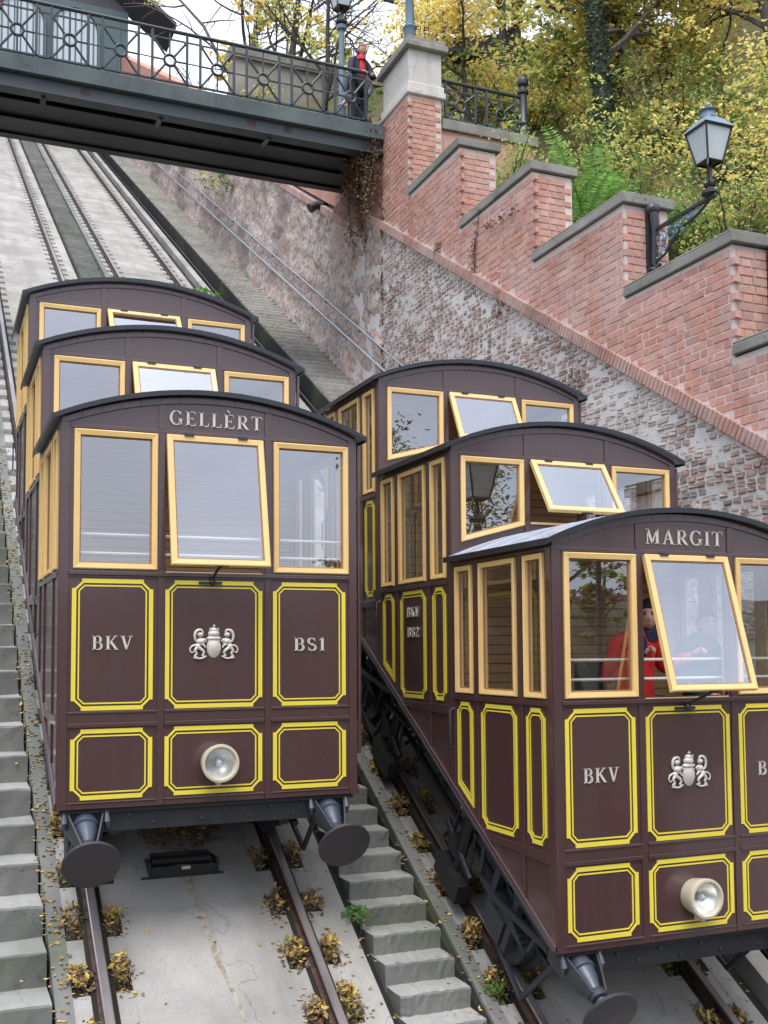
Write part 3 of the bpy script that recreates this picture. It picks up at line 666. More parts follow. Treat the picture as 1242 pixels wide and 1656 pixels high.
# serif capitals drawn as strokes of changing width
def arc(cx, cy, rx, ry, a0, a1, n=12): return [(cx+rx*math.cos(rad(a0+(a1-a0)*i/n)), cy+ry*math.sin(rad(a0+(a1-a0)*i/n))) for i in range(n+1)]
TH, TN = 0.15, 0.055
def serif(x, y, w=0.28): return ([(x-w/2, y), (x+w/2, y)], [0.045, 0.045])
def stem(x, y0=0, y1=1, w=TH): return ([(x, y0), (x, y1)], [w, w])
def bow(cx, cy, rx, ry, a0, a1, n=12):
    p = arc(cx, cy, rx, ry, a0, a1, n); return (p, [TN+(TH-TN)*abs(math.cos(rad(a0+(a1-a0)*i/n))) for i in range(n+1)])
GLY = {
 'E': (0.66, [stem(.16), serif(.16, .022), serif(.16, .978), ([(.16, .97), (.56, .97), (.58, .80)], [TN, TN, .03]), ([(.16, .5), (.44, .5)], [TN, TN]), ([(.45, .60), (.45, .40)], [.03, .03]), ([(.16, .03), (.58, .03), (.62, .22)], [TN, TN, .03])]),
 'L': (0.62, [stem(.16), serif(.16, .022), serif(.16, .978), ([(.16, .03), (.54, .03), (.59, .26)], [TN, TN, .03])]),
 'T': (0.72, [stem(.36), serif(.36, .022), ([(.04, .78), (.06, .97), (.66, .97), (.68, .78)], [.03, TN, TN, .03])]),
 'I': (0.34, [stem(.17), serif(.17, .022, .3), serif(.17, .978, .3)]),
 'K': (0.76, [stem(.16), serif(.16, .022), serif(.16, .978), ([(.20, .42), (.60, .97)], [TN, TN]), serif(.60, .978, .22), ([(.33, .58), (.66, .03)], [TH, TH]), serif(.66, .022, .22)]),
 'V': (0.76, [([(.14, .98), (.38, .02)], [TH, TH*.9]), ([(.38, .02), (.62, .98)], [TN, TN]), serif(.14, .978, .26), serif(.62, .978, .22)]),
 'B': (0.66, [stem(.16), serif(.14, .022, .22), serif(.14, .978, .22), ([(.16, .97), (.34, .97)], [TN, TN]), ([(.16, .52), (.34, .52)], [TN, TN]), ([(.16, .03), (.36, .03)], [TN, TN]), bow(.34, .745, .17, .225, 90, -90), bow(.36, .275, .20, .245, 90, -90)]),
 'R': (0.72, [stem(.16), serif(.16, .022), serif(.14, .978, .22), ([(.16, .97), (.34, .97)], [TN, TN]), ([(.16, .48), (.34, .48)], [TN, TN]), bow(.34, .725, .19, .245, 90, -90), ([(.34, .48), (.62, .03)], [TH, TH]), serif(.64, .022, .16)]),
 'S': (0.56, [bow(.28, .755, .19, .215, 35, 180), bow(.28, .755, .19, .235, 180, 262, 6), ([(.255, .525), (.34, .47)], [TH, TH]), bow(.29, .245, .20, .235, 75, 0, 6), bow(.29, .245, .20, .215, 0, -150), ([(.46, .93), (.46, .72)], [.03, .03]), ([(.09, .30), (.09, .06)], [.03, .03])]),
 'G': (0.80, [bow(.40, .5, .31, .48, 40, 320, 22), ([(.66, .95), (.66, .72)], [.035, .035]), stem(.65, .06, .40, TH*.9), serif(.65, .42, .26)]),
 'M': (0.96, [([(.18, .02), (.20, .97)], [TN, TN]), serif(.18, .022, .22), serif(.16, .978, .2), ([(.20, .97), (.47, .05)], [TH, TH*.8]), ([(.47, .05), (.76, .97)], [TN, TN]), stem(.78), serif(.78, .022), serif(.80, .978, .2)]),
 'A': (0.76, [([(.38, .98), (.13, .02)], [TN, TN]), ([(.36, .98), (.62, .02)], [TH*.9, TH]), ([(.22, .34), (.52, .34)], [TN, TN]), serif(.13, .022, .2), serif(.62, .022, .26)]),
 '1': (0.40, [stem(.22), serif(.22, .022), ([(.06, .82), (.22, .96)], [TN, TN])]),
 '2': (0.58, [bow(.28, .74, .19, .225, 165, -40, 12), ([(.42, .60), (.08, .05)], [TH*.8, TN]), ([(.06, .05), (.50, .05), (.53, .22)], [.09, .09, .03])]),
}
def text_mb(txt, height, total, to, depth=0.007, accent=None):
    gap = 0.13; tw = sum(GLY[c][0] for c in txt)+gap*(len(txt)-1); sx = total/tw; x = 0; mb = MB()
    def ribbon(pts, ws):
        for i in range(len(pts)-1):
            a, b = Vector(pts[i]), Vector(pts[i+1]); d = (b-a).normalized(); n_ = Vector((-d.y, d.x))
            ext = d*0.004
            q = [a-ext+n_*ws[i]/2, a-ext-n_*ws[i]/2, b+ext-n_*ws[i+1]/2, b+ext+n_*ws[i+1]/2]
            P = [((x+p.x)*sx, p.y*height) for p in q]
            vs = [to(u, v, 0) for u, v in P]+[to(u, v, -depth) for u, v in P]
            mb.add(vs, [(4, 5, 6, 7), (0, 1, 5, 4), (1, 2, 6, 5), (2, 3, 7, 6), (3, 0, 4, 7)])
    for i, c in enumerate(txt):
        for pts, ws in GLY[c][1]: ribbon(pts, ws)
        if accent == i: ribbon([(.22, 1.28), (.36, 1.10)], [.13, .05])
        x += GLY[c][0]+gap
    return mb

def crest(root, to):
    mb = MB()
    def el(cx, cz, rx, rz, dp=0.016):
        n = 14; c = to(cx, cz, -dp); vs = [c]
        for s_, d_ in ((0.55, dp*0.9), (1.0, 0.0)):
            vs += [to(cx+rx*s_*math.cos(2*math.pi*j/n), cz+rz*s_*math.sin(2*math.pi*j/n), -d_) for j in range(n)]
        fs = [(0, 1+j, 1+(j+1) % n) for j in range(n)]+[(1+j, 1+n+j, 1+n+(j+1) % n, 1+(j+1) % n) for j in range(n)]
        mb.add(vs, fs)
    def cur(pts, r):
        q = []; rr = []; rs = r if isinstance(r, list) else [r]*len(pts); m_ = len(pts)
        for i in range(m_-1):
            p0, p1, p2, p3 = (Vector(pts[max(i-1, 0)]), Vector(pts[i]), Vector(pts[i+1]), Vector(pts[min(i+2, m_-1)]))
            for j in range(4):
                t = j/4; q.append(0.5*((2*p1)+(p2-p0)*t+(2*p0-5*p1+4*p2-p3)*t*t+(3*p1-p0-3*p2+p3)*t**3)); rr.append(rs[i]+(rs[i+1]-rs[i])*t)
        q.append(Vector(pts[-1])); rr.append(rs[-1])
        mb.tube([Vector(to(a.x, a.y, -0.008)) for a in q], [x*0.9 for x in rr], 7)
    # shield with crown
    el(0, -0.025, 0.056, 0.088, 0.022); el(0, 0.045, 0.058, 0.022, 0.026); el(0, 0.082, 0.046, 0.036, 0.030); el(0, 0.112, 0.030, 0.022, 0.024)
    for sx in (-1, 0, 1): cur([(sx*0.034, 0.105), (sx*0.03, 0.13)], 0.006)
    cur([(0, 0.13), (0, 0.158)], 0.005); cur([(-0.012, 0.147), (0.012, 0.147)], 0.004)
    for i in range(4): cur([(-0.048, -0.04+i*0.03), (-0.02, -0.044+i*0.03), (0.02, -0.044+i*0.03), (0.048, -0.04+i*0.03)], 0.0035)
    for s_ in (-1, 1):      # two supporters with curling limbs
        f = lambda L: [(s_*a, b) for a, b in L]
        el(s_*0.105, 0.075, 0.026, 0.022, 0.02); el(s_*0.10, 0.02, 0.036, 0.030, 0.02); el(s_*0.125, -0.02, 0.026, 0.028, 0.018)
        cur(f([(0.085, 0.085), (0.10, 0.112), (0.135, 0.105), (0.150, 0.07), (0.145, 0.03), (0.125, 0.01)]), [0.006, 0.010, 0.012, 0.012, 0.010, 0.006])
        cur(f([(0.10, 0.02), (0.075, 0.035), (0.06, 0.02)]), [0.012, 0.010, 0.008])
        cur(f([(0.10, 0.0), (0.078, -0.012), (0.066, -0.03)]), [0.011, 0.009, 0.007])
        cur(f([(0.12, -0.03), (0.092, -0.05), (0.078, -0.072), (0.09, -0.095), (0.068, -0.104)]), [0.015, 0.013, 0.010, 0.008, 0.008])
        cur(f([(0.13, -0.03), (0.148, -0.055), (0.135, -0.08), (0.152, -0.10), (0.13, -0.107)]), [0.015, 0.013, 0.010, 0.008, 0.008])
        cur(f([(0.145, -0.01), (0.172, -0.02), (0.186, -0.045), (0.178, -0.07), (0.16, -0.066)]), [0.008, 0.008, 0.007, 0.006, 0.005])
        cur(f([(0.06, -0.10), (0.10, -0.118), (0.16, -0.112)]), [0.006, 0.008, 0.006])
    return mb.build('coat_of_arms', 'silver_letter', root, smooth=True, angle=60)

def carriage(loc, label, name_txt, accent, number, tilts):
    root = tag(empty('funicular_carriage', loc), label, 'funicular carriage', 'stepped funicular carriages')
    F = lambda oy, oz: (lambda u, v, d: (u, oy+d, oz+v))                  # front plane (faces the valley), d > 0 inward
    Lf = lambda oy, oz: (lambda u, v, d: (d, oy+u, oz+v))                 # left side plane
    Rf = lambda oy, oz: (lambda u, v, d: (W-d, oy+u, oz+v))
    oz_ = [k_*SD*T for k_ in range(3)]; oy_ = [k_*SD for k_ in range(3)]
    # ---- body shell
    for k_ in range(3):
        oy, oz = oy_[k_], oz_[k_]; mb = MB()
        to = F(oy, oz)
        z0 = 0.0 if k_ == 0 else 1.70
        def pz(u0, u1, v0, v1, d0=0.0, d1=0.04): mb.box(u0, u1, oy+d0, oy+d1, oz+v0, oz+v1)
        if k_ == 0:
            pz(0, W, 0.0, WB)
        else:
            # lower edge follows the roof of the cabin in front
            lower = lambda x: arcz(x)-SD*T-0.02
            for (a, b), zl in zip(FX, (None, None, None)):
                pass
            n = 12
            def fill(u0, u1, topf):
                for i in range(n):
                    a = u0+(u1-u0)*i/n; b = u0+(u1-u0)*(i+1)/n
                    mb.prism([(a, oz+lower(a)), (b, oz+lower(b)), (b, oz+topf(b)), (a, oz+topf(a))], oy, oy+0.04, 1)
            lft = lambda x: 1.95+(2.11-1.95)*(x-FX[0][0])/(FX[0][1]-FX[0][0])
            rgt = lambda x: 1.95+(2.11-1.95)*(FX[2][1]-x)/(FX[2][1]-FX[2][0])
            fill(FX[0][0], FX[0][1], lft); fill(FX[2][0], FX[2][1], rgt); fill(FX[1][0], FX[1][1], lambda x: 2.115)
        zb = WB if k_ == 0 else 1.74
        for a, b in ((0, FX[0][0]), (FX[0][1], FX[1][0]), (FX[1][1], FX[2][0]), (FX[2][1], W)): pz(a, b, zb, WT)
        n = 24; poly = [(0, oz+WT), (W, oz+WT)]+[(W-W*i/n, oz+arcz(W-W*i/n)-0.012) for i in range(n+1)]
        mb.prism(poly, oy, oy+0.04, 1)
        # sides
        for x0, x1 in ((0.0, 0.04), (W-0.04, W)):
            mb.prism([(oy+0.04, oz+T*0.04), (oy+SD-0.003, oz+T*SD), (oy+SD-0.003, oz+WB), (oy+0.04, oz+WB)], x0+0.002 if x0 == 0 else x0, x1 if x0 == 0 else x1-0.002, 0)
            for a, b in ((0.04, SY[0][0]), (SY[0][1], SY[1][0]), (SY[1][1], SY[2][0]), (SY[2][1], SD-0.003)): mb.box(x0+0.002 if x0 == 0 else x0, x1 if x0 == 0 else x1-0.002, oy+a, oy+b, oz+WB, oz+WT)
            mb.box(x0+0.002 if x0 == 0 else x0, x1 if x0 == 0 else x1-0.002, oy+0.04, oy+SD-0.003, oz+WT, oz+EAVE+0.02)
        # floor
        mb.box(0.04, W-0.04, oy+0.04, oy+SD-0.06, oz+0.70, oz+0.75)
        if k_ == 2:
            mb.box(0, W, oy+SD-0.03, oy+SD, oz+T*SD, oz+EAVE); poly = [(0, oz+EAVE), (W, oz+EAVE)]+[(W-W*i/n, oz+arcz(W-W*i/n)-0.012) for i in range(n+1)]; mb.prism(poly, oy+SD-0.03, oy+SD, 1)
        mb.build('cabin_body', 'brown_paint', root)
        MB().box(0.056, W-0.056, oy+0.056, oy+SD-0.06, oz+0.752, oz+0.765).build('floor', 'oak_board', root)
        # ---- battens standing proud of the shell
        mb = MB(); P = -0.011
        def bat(u0, u1, v0, v1, d=P): mb.box(u0, u1, oy+d, oy, oz+v0, oz+v1)
        def arcbat(u0, u1, v_off, th, d=P, nn=16):
            for i in range(nn):
                a = u0+(u1-u0)*i/nn; b = u0+(u1-u0)*(i+1)/nn
                mb.prism([(a, oz+arcz(a)-v_off-th), (b, oz+arcz(b)-v_off-th), (b, oz+arcz(b)-v_off), (a, oz+arcz(a)-v_off)], oy+d, oy, 1)
        zf = 0.0 if k_ == 0 else 1.80
        bat(-0.004, 0.06, zf, 2.70, -0.013); bat(W-0.06, W+0.004, zf, 2.70, -0.013)
        arcbat(0.0, W, 0.012, 0.055)
        bat(0.06, W-0.06, WT+0.006, WT+0.035, -0.008)
        for xm in ((FX[0][1]+FX[1][0])/2, (FX[1][1]+FX[2][0])/2):
            bat(xm-0.024, xm+0.024, zf if k_ == 0 else 2.02, WT+0.006, -0.009)
            mb.prism([(xm-0.026, oz+WT+0.035), (xm+0.026, oz+WT+0.035), (xm+0.026, oz+arcz(xm)-0.067), (xm-0.026, oz+arcz(xm)-0.067)], oy-0.009, oy, 1)
        if k_ == 0:
            bat(0.06, W-0.06, 1.625, 1.655, -0.022); bat(0.06, W-0.06, 1.609, 1.625, -0.008)
            for a, b in ((0.06, 0.68), (0.73, 1.47), (1.52, W-0.06)):
                bat(a, b, 0.655, 0.672, -0.016); bat(a, b, 0.590, 0.655, -0.009); bat(a, b, 0.562, 0.590, -0.016); bat(a, b, 0.0, 0.04, -0.010)
                bat(a, b, 0.04, 0.047, -0.018)
        # side battens
        for s_, (xa, xb) in ((0, (-0.010, 0.002)), (1, (W-0.002, W+0.010))):
            def sb_(a, b, v0, v1, pr=0.0):
                lo0 = max(v0, T*a); lo1 = max(v0, T*b)
                mb.prism([(oy+a, oz+lo0), (oy+b, oz+lo1), (oy+b, oz+v1), (oy+a, oz+v1)], xa-pr if s_ == 0 else xa, xb if s_ == 0 else xb+pr, 0)
            for a, b in ((0.0, 0.062), (0.395, 0.450), (1.066, 1.126), (1.465, SD-0.004)): sb_(a, b, 0, EAVE)
            sb_(0.062, 1.465, 1.615, 1.655, 0.006)
            sb_(0.062, 1.0, 0.57, 0.645, 0.003)
            sb_(0.062, 1.465, WT+0.008, EAVE, 0.003)
            mb.prism([(oy, oz), (oy+SD, oz+T*SD), (oy+SD, oz+T*SD+0.05), (oy, oz+0.05)], (xa-0.008) if s_ == 0 else xa, xb if s_ == 0 else xb+0.008, 0)
        mb.build('battens', 'brown_paint', root, bevel=0.003)
        # bright worn angle strip along the skirt
        for xa in (-0.026, W+0.012):
            mb = MB(); mb.prism([(oy+0.02, oz+T*0.02-0.012), (oy+SD, oz+T*SD-0.012), (oy+SD, oz+T*SD+0.006), (oy+0.02, oz+T*0.02+0.006)], xa, xa+0.014, 0)
            mb.build('skirt_strip', 'dark_metal', root)
        # ---- roof
        n = 28; mb = MB(); y0, y1 = oy-0.07, oy+SD+(0.07 if k_ == 2 else -0.002)
        for i in range(n):
            a = -0.065+(W+0.13)*i/n; b = -0.065+(W+0.13)*(i+1)/n
            mb.prism([(a, oz+arcz(a)), (b, oz+arcz(b)), (b, oz+arcz(b)+0.018), (a, oz+arcz(a)+0.018)], y0+0.012, y1, 1, 0)
            mb.prism([(a, oz+arcz(a)-0.012), (b, oz+arcz(b)-0.012), (b, oz+arcz(b)+0.024), (a, oz+arcz(a)+0.024)], y0, y0+0.0118, 1, 1)
        for xa in (-0.075, W+0.065): mb.box(xa, xa+0.01, y0, y1, oz+arcz(-0.065)-0.02, oz+arcz(-0.065)+0.024, 1)
        rf = mb.build('roof', ['roof_metal', 'roof_edge'], root)
        mb = MB()
        for i in range(4): yy = oy+0.25+i*0.36; mb.tube([(-0.06+(W+0.12)*j/16, yy, oz+arcz(-0.06+(W+0.12)*j/16)+0.02) for j in range(17)], 0.007, 5)
        mb.build('seam', 'roof_metal', rf)
        mb = MB()
        for i in range(14):
            a = 0.04+(W-0.08)*i/14; b = 0.04+(W-0.08)*(i+1)/14
            mb.prism([(a, oz+arcz(a)-0.03), (b, oz+arcz(b)-0.03), (b, oz+arcz(b)-0.008), (a, oz+arcz(a)-0.008)], oy+0.05, oy+SD-0.05, 1)
        mb.build('ceiling', 'oak_board', root)
        # ---- rear partition made of boards
        rear = MB().box(0.045, W-0.045, oy+SD-0.035, oy+SD-0.028, oz+0.75, oz+EAVE).build('partition', 'oak_dark', root)
        bm_ = None; zz = 0.76
        while zz < EAVE-0.05:
            if bm_ is None:
                o = MB().box(-1.05, 1.05, -0.018, 0, 0, 0.070).build('board', 'oak_board', rear, bevel=0.004); bm_ = o.data
            else: o = put(bm_, 'board', rear); b_ = o.modifiers.new('bevel', 'BEVEL'); b_.width = 0.004
            o.location = (1.1, oy+SD-0.036, oz+zz); zz += 0.0755
        mb = MB(); poly = [(0.05, oz+EAVE), (W-0.05, oz+EAVE)]+[(W-0.05-(W-0.1)*i/n, oz+arcz(W-0.05-(W-0.1)*i/n)-0.03) for i in range(n+1)]
        mb.prism(poly, oy+SD-0.05, oy+SD-0.04, 1); mb.build('partition_head', 'oak_board', root)
        # bench
        mb = MB()
        for i in range(6): mb.box(0.10, W-0.10, oy+SD-0.46+i*0.068, oy+SD-0.40+i*0.068, oz+1.17, oz+1.195)
        mb.box(0.12, 0.16, oy+SD-0.44, oy+SD-0.08, oz+0.75, oz+1.168); mb.box(W-0.16, W-0.12, oy+SD-0.44, oy+SD-0.08, oz+0.75, oz+1.168); mb.box(1.08, 1.12, oy+SD-0.44, oy+SD-0.08, oz+0.75, oz+1.168)
        mb.build('bench', 'oak_board', root)
        # inner lining under the windows and posts
        mb = MB()
        for xa, xb in ((0.042, 0.055), (W-0.055, W-0.042)):
            mb.box(xa, xb, oy+0.05, oy+SD-0.05, oz+0.76, oz+WB-0.01)
            for a, b in ((0.05, SY[0][0]), (SY[0][1], SY[1][0]), (SY[1][1], SY[2][0]), (SY[2][1], SD-0.05)): mb.box(xa, xb, oy+a, oy+b, oz+WB-0.01, oz+WT)
        if k_ == 0: mb.box(0.06, W-0.06, oy+0.042, oy+0.055, oz+0.76, oz+WB-0.01)
        for a, b in ((0.05, FX[0][0]), (FX[0][1], FX[1][0]), (FX[1][1], FX[2][0]), (FX[2][1], W-0.06)): mb.box(a, b, oy+0.042, oy+0.055, oz+(WB if k_ == 0 else 2.0), oz+WT)
        mb.build('lining', 'oak_board', root)
        # white grab bars behind the front windows
        if k_ == 0:
            for zb_ in (1.925, 1.79): MB().tube([(0.06, oy+0.10, oz+zb_), (W-0.06, oy+0.10, oz+zb_)], 0.011, 8).build('grab_bar', 'white_bar', root, smooth=True)
        # ---- windows
        def window(to, quad, w=0.041, proud=-0.022, inn=0.03):
            mb = MB(); inner = ring_frame(mb, quad, w, proud, inn, to)
            fr = mb.build('window', 'window_wood', root, smooth=False)
            g = MB(); q = [(p.x, p.y) for p in inner]
            g.add([to(u, v, 0.012) for u, v in q], [(0, 1, 2, 3)]); g.build('pane', 'window_glass', fr)
            bd = MB(); ring_frame(bd, q, 0.010, 0.004, 0.016, to); bd.build('glazing_bead', 'oak_dark', fr)
            return fr
        for wi, (a, b) in enumerate(FX):
            if wi == 1: continue
            bl, br = WB, WB
            if k_: bl, br = (1.955, 2.11) if wi == 0 else (2.11, 1.955)
            window(F(oy, oz), [(a, bl), (b, br), (b, WT), (a, WT)])
        for a, b in SY:
            for fn in (Lf, Rf):
                to_ = fn(oy, oz); window(to_, [(a, WB), (b, WB), (b, WT), (a, WT)], 0.037)
        # middle window, hinged at its top edge and pushed open
        a, b = FX[1]; hgt = (WT-WB-0.005) if k_ == 0 else 0.54; ang_ = rad(tilts[k_]); hy, hzz = oy-0.018, oz+WT-0.002
        def tom(u, v, d):   # v measured down from the hinge
            return (u, hy-math.sin(ang_)*(-v)+d*math.cos(ang_), hzz+math.cos(ang_)*v+d*math.sin(ang_)*1.0)
        def tom(u, v, d):
            s_ = -v      # distance from the hinge
            return (u, hy-math.sin(ang_)*s_+math.cos(ang_)*d, hzz-math.cos(ang_)*s_-math.sin(ang_)*d)
        mb = MB(); inner = ring_frame(mb, [(a, -hgt), (b, -hgt), (b, 0), (a, 0)], 0.042, -0.018, 0.022, tom)
        fr = mb.build('open_window', 'window_wood', root)
        q = [(p.x, p.y) for p in inner]; g = MB(); g.add([tom(u, v, 0.0) for u, v in q], [(0, 1, 2, 3)]); g.build('pane', 'window_glass', fr)
        bd = MB(); ring_frame(bd, q, 0.010, -0.006, 0.004, tom); bd.build('glazing_bead', 'oak_dark', fr)
        for xx in (a+0.16, b-0.16): MB().box(xx-0.035, xx+0.035, hy-0.03, hy+0.005, hzz-0.004, hzz+0.014).build('hinge', 'dark_metal', fr)
        st = MB(); pb = Vector(tom((a+b)/2, -hgt+0.03, 0.02))
        zl = oz+(WB-0.03 if k_ == 0 else 2.12)
        st.tube([pb+Vector((0, -0.03, -0.02)), pb+Vector((-0.02, 0.03, -0.05)), ((a+b)/2-0.02, oy-0.02, zl-0.03), ((a+b)/2-0.03, oy+0.01, zl-0.05)], 0.011, 6)
        st.ball(((a+b)/2-0.02, oy-0.035, zl-0.05), 0.022, 0.022, 0.026); st.box((a+b)/2-0.12, (a+b)/2+0.05, oy-0.022, oy-0.011, zl-0.065, zl-0.045)
        st.box((a+b)/2-0.05, (a+b)/2+0.05, pb.y-0.03, pb.y-0.01, pb.z-0.03, pb.z)
        st.build('stay', 'black_iron', root)
        # sill under the middle opening
        MB().box(a+0.002, b-0.002, oy-0.012, oy+0.055, zl+0.002-0.0, zl+0.022).build('sill', 'oak_board', root, bevel=0.003)
        # ---- panels with yellow beading
        def panel(to, rect, slant=None):
            moulding(to, rect, slant).build('beading', 'yellow_paint', root)
        if k_ == 0:
            for i, (a, b) in enumerate(((0.084, 0.647), (0.734, 1.4546), (1.538, 2.114))):
                panel(F(oy, oz), (a, b, 0.678, 1.599)); panel(F(oy, oz), (a, b, 0.062, 0.549))
        for fn in (Lf, Rf):
            to_ = (lambda f_: (lambda u, v, d: f_(u, v, d)))(fn(oy, oz))
            if fn is Lf and number == 'BS1': continue
            panel(to_, (0.10, 0.355, 0.678, 1.60)); panel(to_, (0.488, 1.028, 0.678, 1.60)); panel(to_, (1.165, 1.43, 0.80, 1.60), 0.80+0.265*T)
        # gutter pipe and grab rail at the uphill right corner
        MB().tube([(W+0.035, oy+0.02, oz+EAVE-0.02), (W+0.035, oy+0.02, oz+1.5), (W+0.035, oy+0.02, oz+0.3)], 0.016, 8).build('downpipe', 'brown_paint', root, smooth=True)
        MB().tube([(0.0, oy+1.478, oz+1.55), (-0.045, oy+1.478, oz+1.53), (-0.045, oy+1.478, oz+1.25), (0.0, oy+1.478, oz+1.23)], 0.008, 6).build('door_handle', 'dark_metal', root, smooth=True)
    # ---- front details
    to = lambda u, v, d: (0.755+u, d-0.001, 2.735+v)
    text_mb(name_txt, 0.105, 0.70 if accent is not None else 0.68, to, 0.008, accent).build('name_letters', 'silver_letter', root)
    text_mb('BKV', 0.098, 0.285, lambda u, v, d: (0.222+u, d-0.001, 1.10+v)).build('letters', 'silver_letter', root)
    text_mb(number, 0.098, 0.25, lambda u, v, d: (1.70+u, d-0.001, 1.085+v)).build('letters', 'silver_letter', root)
    for oy, oz in zip(oy_[1:2], oz_[1:2]) if number == 'BS2' else ():
        text_mb('BKV', 0.085, 0.26, lambda u, v, d: (-0.003+d, oy+0.62+0.26-u, oz+1.375+v)).build('letters', 'silver_letter', root)
        text_mb(number, 0.085, 0.24, lambda u, v, d: (-0.003+d, oy+0.63+0.24-u, oz+1.20+v)).build('letters', 'silver_letter', root)
    crest(root, lambda u, v, d: (1.09+u*0.95, d-0.001, 1.14+v*0.9))
    # ---- headlamp
    hl = MB().lathe([(0.0, 0.10), (-0.0, 0.115), (-0.035, 0.122), (-0.10, 0.132), (-0.135, 0.138), (-0.148, 0.134), (-0.150, 0.118), (-0.120, 0.104), (-0.118, 0.104)], (1.11, 0.0, 0.285), (0, 1, 0), 32, cap=False).build('headlamp', 'cream_metal', root, smooth=True)
    MB().lathe([(-0.118, 0.104), (-0.08, 0.085), (-0.05, 0.05), (-0.04, 0.0)], (1.11, 0.0, 0.285), (0, 1, 0), 32, cap=False).build('reflector', 'reflector', hl, smooth=True)
    q = MB().lathe([(-0.119, 0.104), (-0.128, 0.08), (-0.134, 0.04), (-0.136, 0.0)], (1.11, 0.0, 0.285), (0, 1, 0), 32, cap=False); q.build('lens', 'lens_glass', hl, smooth=True)
    q = MB(); q.ball((1.11, -0.075, 0.285), 0.024, 0.04, 0.03); q.build('bulb', 'frosted_pane', hl, smooth=True)
    MB().box(1.10, 1.12, -0.10, -0.01, 0.125, 0.16).build('bracket', 'silver_letter', hl)
    # ---- dark headstock under the front, chassis
    mb = MB(); mb.box(0.08, W-0.08, 0.05, 0.11, -0.17, -0.002); mb.box(0.02, W-0.02, 0.02, 0.06, -0.035, -0.004)
    for xx in (0.35, 1.1, 1.8): mb.box(xx-0.03, xx+0.03, 0.11, 0.5, -0.16, -0.10)
    mb.build('headstock', 'grease_black', root, bevel=0.004)
    q = MB()
    for i in range(12): q.lathe([(0, 0.012), (0.012, 0.012), (0.014, 0.0)], (0.15+i*0.173, 0.05, -0.06-0.06*(i % 2)), (0, -1, 0), 6)
    q.build('bolts', 'dark_metal', root, kind='stuff')
    cs, sn = math.cos(math.atan(T)), math.sin(math.atan(T))
    S = lambda x, s_, h: (x, s_*cs-h*sn, s_*sn+h*cs)     # along the slope / square to it
    rot = Matrix.Rotation(math.atan(T), 4, 'X')
    LEN = 3*SD/cs
    ch = MB()
    for x0, x1 in ((0.10, 0.16), (W-0.16, W-0.10)): ch.box(x0, x1, 0.12, LEN, -0.20, -0.03, mat=rot)
    for x0, x1 in ((0.42, 0.50), (W-0.50, W-0.42)): ch.box(x0, x1, 0.2, LEN-0.1, -0.42, -0.24, mat=rot)
    for i in range(9): ch.box(0.10, W-0.10, 0.15+i*0.62, 0.23+i*0.62, -0.22, -0.10, mat=rot)
    for xx in (0.30, W-0.30):
        for i in range(8):
            s0 = 0.3+i*0.6; ch.tube([S(xx, s0, -0.12), S(xx, s0+0.3, -0.5), S(xx, s0+0.6, -0.12)], 0.022, 6)
        ch.tube([S(xx, 0.35, -0.55), S(xx, LEN-0.4, -0.55)], 0.028, 6)
    rc = random.Random(5)
    for i in range(26):
        xx = rc.choice([rc.uniform(0.12, 0.4), rc.uniform(1.8, 2.08)]); s0 = rc.uniform(0.3, LEN-0.6)
        ch.tube([S(xx, s0, rc.uniform(-0.2, -0.4)), S(xx+rc.uniform(-.1, .1), s0+rc.uniform(0.1, 0.4), rc.uniform(-0.3, -0.7))], rc.uniform(0.012, 0.03), 6)
    ch.build('chassis', 'grease_black', root)
    fl = MB(); fl.box(0.02, W-0.02, 0.1, LEN-0.02, -0.04, -0.015, mat=rot); fl.build('under_floor', 'grease_black', root)
    PR = -1.1408*cs       # perpendicular distance of the rail heads
    for s0 in (0.95, 4.25):
        ax = MB().tube([S(0.22, s0, PR+0.31), S(W-0.22, s0, PR+0.31)], 0.05, 12).build('axle', 'grease_black', root, smooth=True)
        for xx, sg in ((1.1-0.7751, -1), (1.1+0.7751, 1)):
            wh = MB(); wh.lathe([(-0.055, 0.06), (-0.06, 0.28), (-0.055, 0.31), (0.045, 0.31), (0.055, 0.36), (0.075, 0.36), (0.08, 0.26), (0.03, 0.22), (0.03, 0.1), (0.09, 0.08), (0.09, 0.05)], S(xx, s0, PR+0.31), (-sg, 0, 0), 32)
            wh.build('wheel', 'dark_metal', root, smooth=True)
            bx = MB(); e = xx+sg*0.13
            bx.box(e-0.05, e+0.05, s0-0.12, s0+0.12, PR+0.21, PR+0.43, mat=rot); bx.box(e-0.03, e+0.03, s0-0.2, s0-0.13, PR+0.2, -0.2, mat=rot); bx.box(e-0.03, e+0.03, s0+0.13, s0+0.2, PR+0.2, -0.2, mat=rot)
            for j in range(5): bx.box(e-0.035, e+0.035, s0-0.42+j*0.05, s0+0.42-j*0.05, PR+0.435+j*0.016, PR+0.449+j*0.016, mat=rot)
            bx.tube([S(e, s0-0.42, PR+0.45), S(e, s0-0.5, -0.2)], 0.02, 6); bx.tube([S(e, s0+0.42, PR+0.45), S(e, s0+0.5, -0.2)], 0.02, 6)
            bx.tube([S(e, s0-0.1, PR+0.15), S(e+sg*0.03, s0-0.55, PR+0.12), S(e, s0-0.75, -0.3)], 0.025, 6); bx.tube([S(e+sg*0.04, s0-0.7, -0.25), S(e+sg*0.05, s0+0.1, PR+0.5)], 0.03, 6)
            bx.build('axle_box', 'dark_metal', root)
            # brake gear between the axles, gripping the rail
            bk = MB(); s1 = s0+0.75 if s0 < 2 else s0-0.9
            bk.box(e-0.09, e+0.02, s1-0.22, s1+0.22, PR+0.02, PR+0.2, mat=rot); bk.tube([S(e, s1, PR+0.2), S(e, s1, -0.25)], 0.045, 8)
